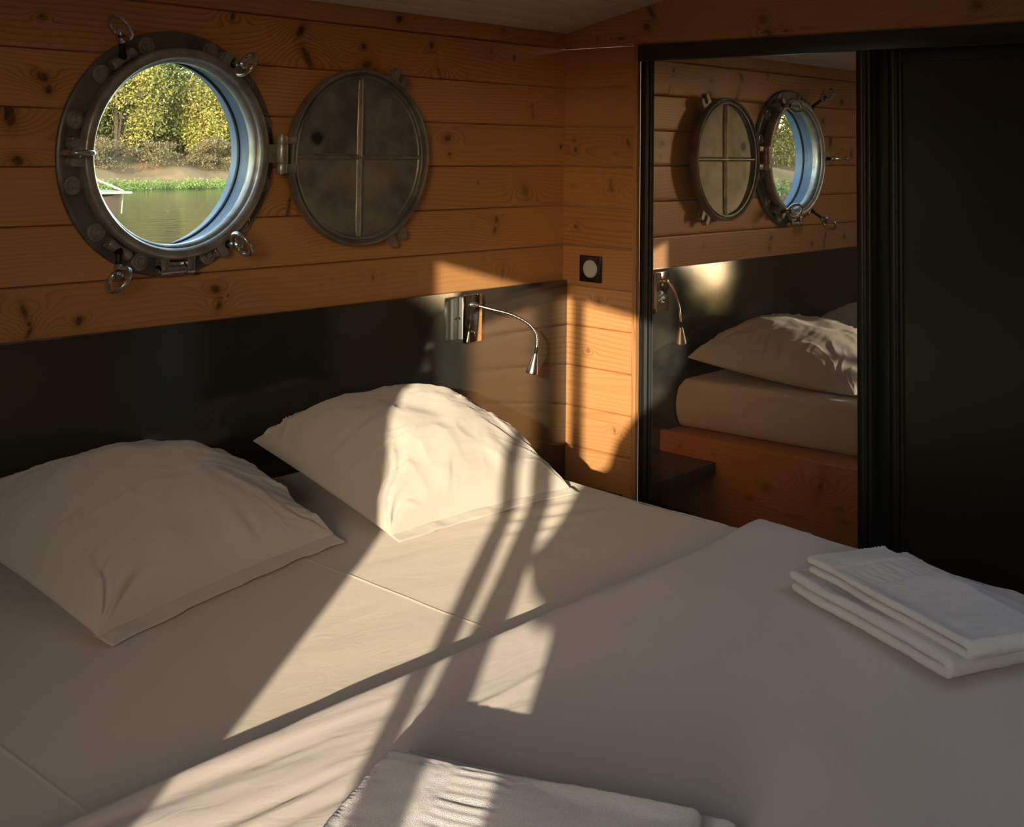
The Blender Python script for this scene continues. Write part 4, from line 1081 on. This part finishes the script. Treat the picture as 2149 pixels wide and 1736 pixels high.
for i, (x, y, h, w_, mt) in enumerate([(-33.5, 15.5, 6.0, 4.6, LEAF_Y), (-30.3, 16.6, 6.2, 4.4, LEAF_Y), (-27.0, 17.5, 6.0, 4.4, LEAF_Y)]):
    tree(x, y, h, w_, mt, ['yellow-green tree upstream, seen only in the mirrored porthole, farthest left', 'yellow-green tree upstream, in the middle of the mirrored porthole view', 'yellow-green tree upstream, seen only in the mirrored porthole, nearest'][i], 160 + i, n=13000, clumps=80, size=.075, base=WZ + .1, low=.0)
# unseen screen of leaves added behind the camera to block low sky glare
rg = np.random.RandomState(41); aa = SUN_AZ + math.pi + rg.uniform(-.95, .95, 900)
C = np.stack([-3.5 + 26 * np.cos(aa), -2.2 + 26 * np.sin(aa), rg.uniform(-.2, 2.9, 900)], 1)
V, F, ti = leaves(C, 26000, .30, rg, np.array([.4, .4, .22]))
tag(mesh('leaf_screen', V, F, LEAF_G, smooth=False, attrs=dict(tint=ti)), 'unseen dark green leaves added to block the low sky beyond the door', 'leaf_screen', kind='stuff')
# waterside plants
rg = np.random.RandomState(7); cxs = rg.uniform(10, 28, 420); C = np.stack([cxs, shore_y(cxs) - .15 + rg.uniform(-.7, .35, 420), WZ + rg.uniform(.02, .20, 420)], 1)
V, F, ti = leaves(C, 24000, .034, rg, np.array([.14, .10, .07])); V[:, 2] = np.maximum(V[:, 2], WZ + .002)
tag(mesh('waterside_plants', V, F, LEAF_W, smooth=False, attrs=dict(tint=ti)), 'bright green plants floating along the far shore', 'plants', kind='stuff')
cxs = rg.uniform(-40, -20, 420); C = np.stack([cxs, shore_y(cxs) + rg.uniform(-.6, 2.0, 420), WZ + rg.uniform(.05, .5, 420)], 1)
V, F, ti = leaves(C, 14000, .07, rg, np.array([.2, .15, .1])); V[:, 2] = np.maximum(V[:, 2], WZ + .002)
tag(mesh('waterside_grass', V, F, LEAF_W, smooth=False, attrs=dict(tint=ti)), 'green growth along the upstream shore seen in the mirrored porthole', 'plants', kind='stuff')
# moored punt with a pale pole at the left rim of the view
bt = thing('punt', (6.9, 16.0, WZ), 'small brown moored punt at the left rim of the porthole view', 'boat')
q = MB()
stn = [(5.2, .42, .50), (6.6, .42, .50), (7.2, .34, .52), (7.58, .12, .56)]
V_ = []
for (x, hw, zz) in stn: V_ += [(x, 16 - hw, WZ + zz), (x - .15, 16 - hw * .6, WZ - .05), (x - .15, 16 + hw * .6, WZ - .05), (x, 16 + hw, WZ + zz)]
F_ = []
for i in range(3): F_ += [(i * 4 + j, i * 4 + (j + 1) % 4, i * 4 + 4 + (j + 1) % 4, i * 4 + 4 + j) for j in range(4)]
F_ += [(0, 1, 2, 3), (12, 13, 14, 15)]
q.add(V_, F_); q.build('hull', pmat('brown_hull_paint', (.17, .10, .07), .6), bt)
q = MB(); q.box((5.2, 15.56, WZ + .56), (7.60, 16.44, WZ + .60), .01); q.build('deck', pmat('pale_deck', (.40, .38, .34), .7), bt)
q = MB(); q.tube([(6.95, 15.9, WZ + .86), (7.62, 15.9, WZ + .60)], .018, 8); q.tube([(7.62, 15.9, WZ + .60), (7.60, 15.9, WZ + .22)], .012, 8); q.tube([(6.6, 15.9, WZ + 1.4), (7.2, 15.9, WZ + .74)], .006, 6); q.build('pole', pmat('pale_pole', (.55, .48, .40), .6), bt)
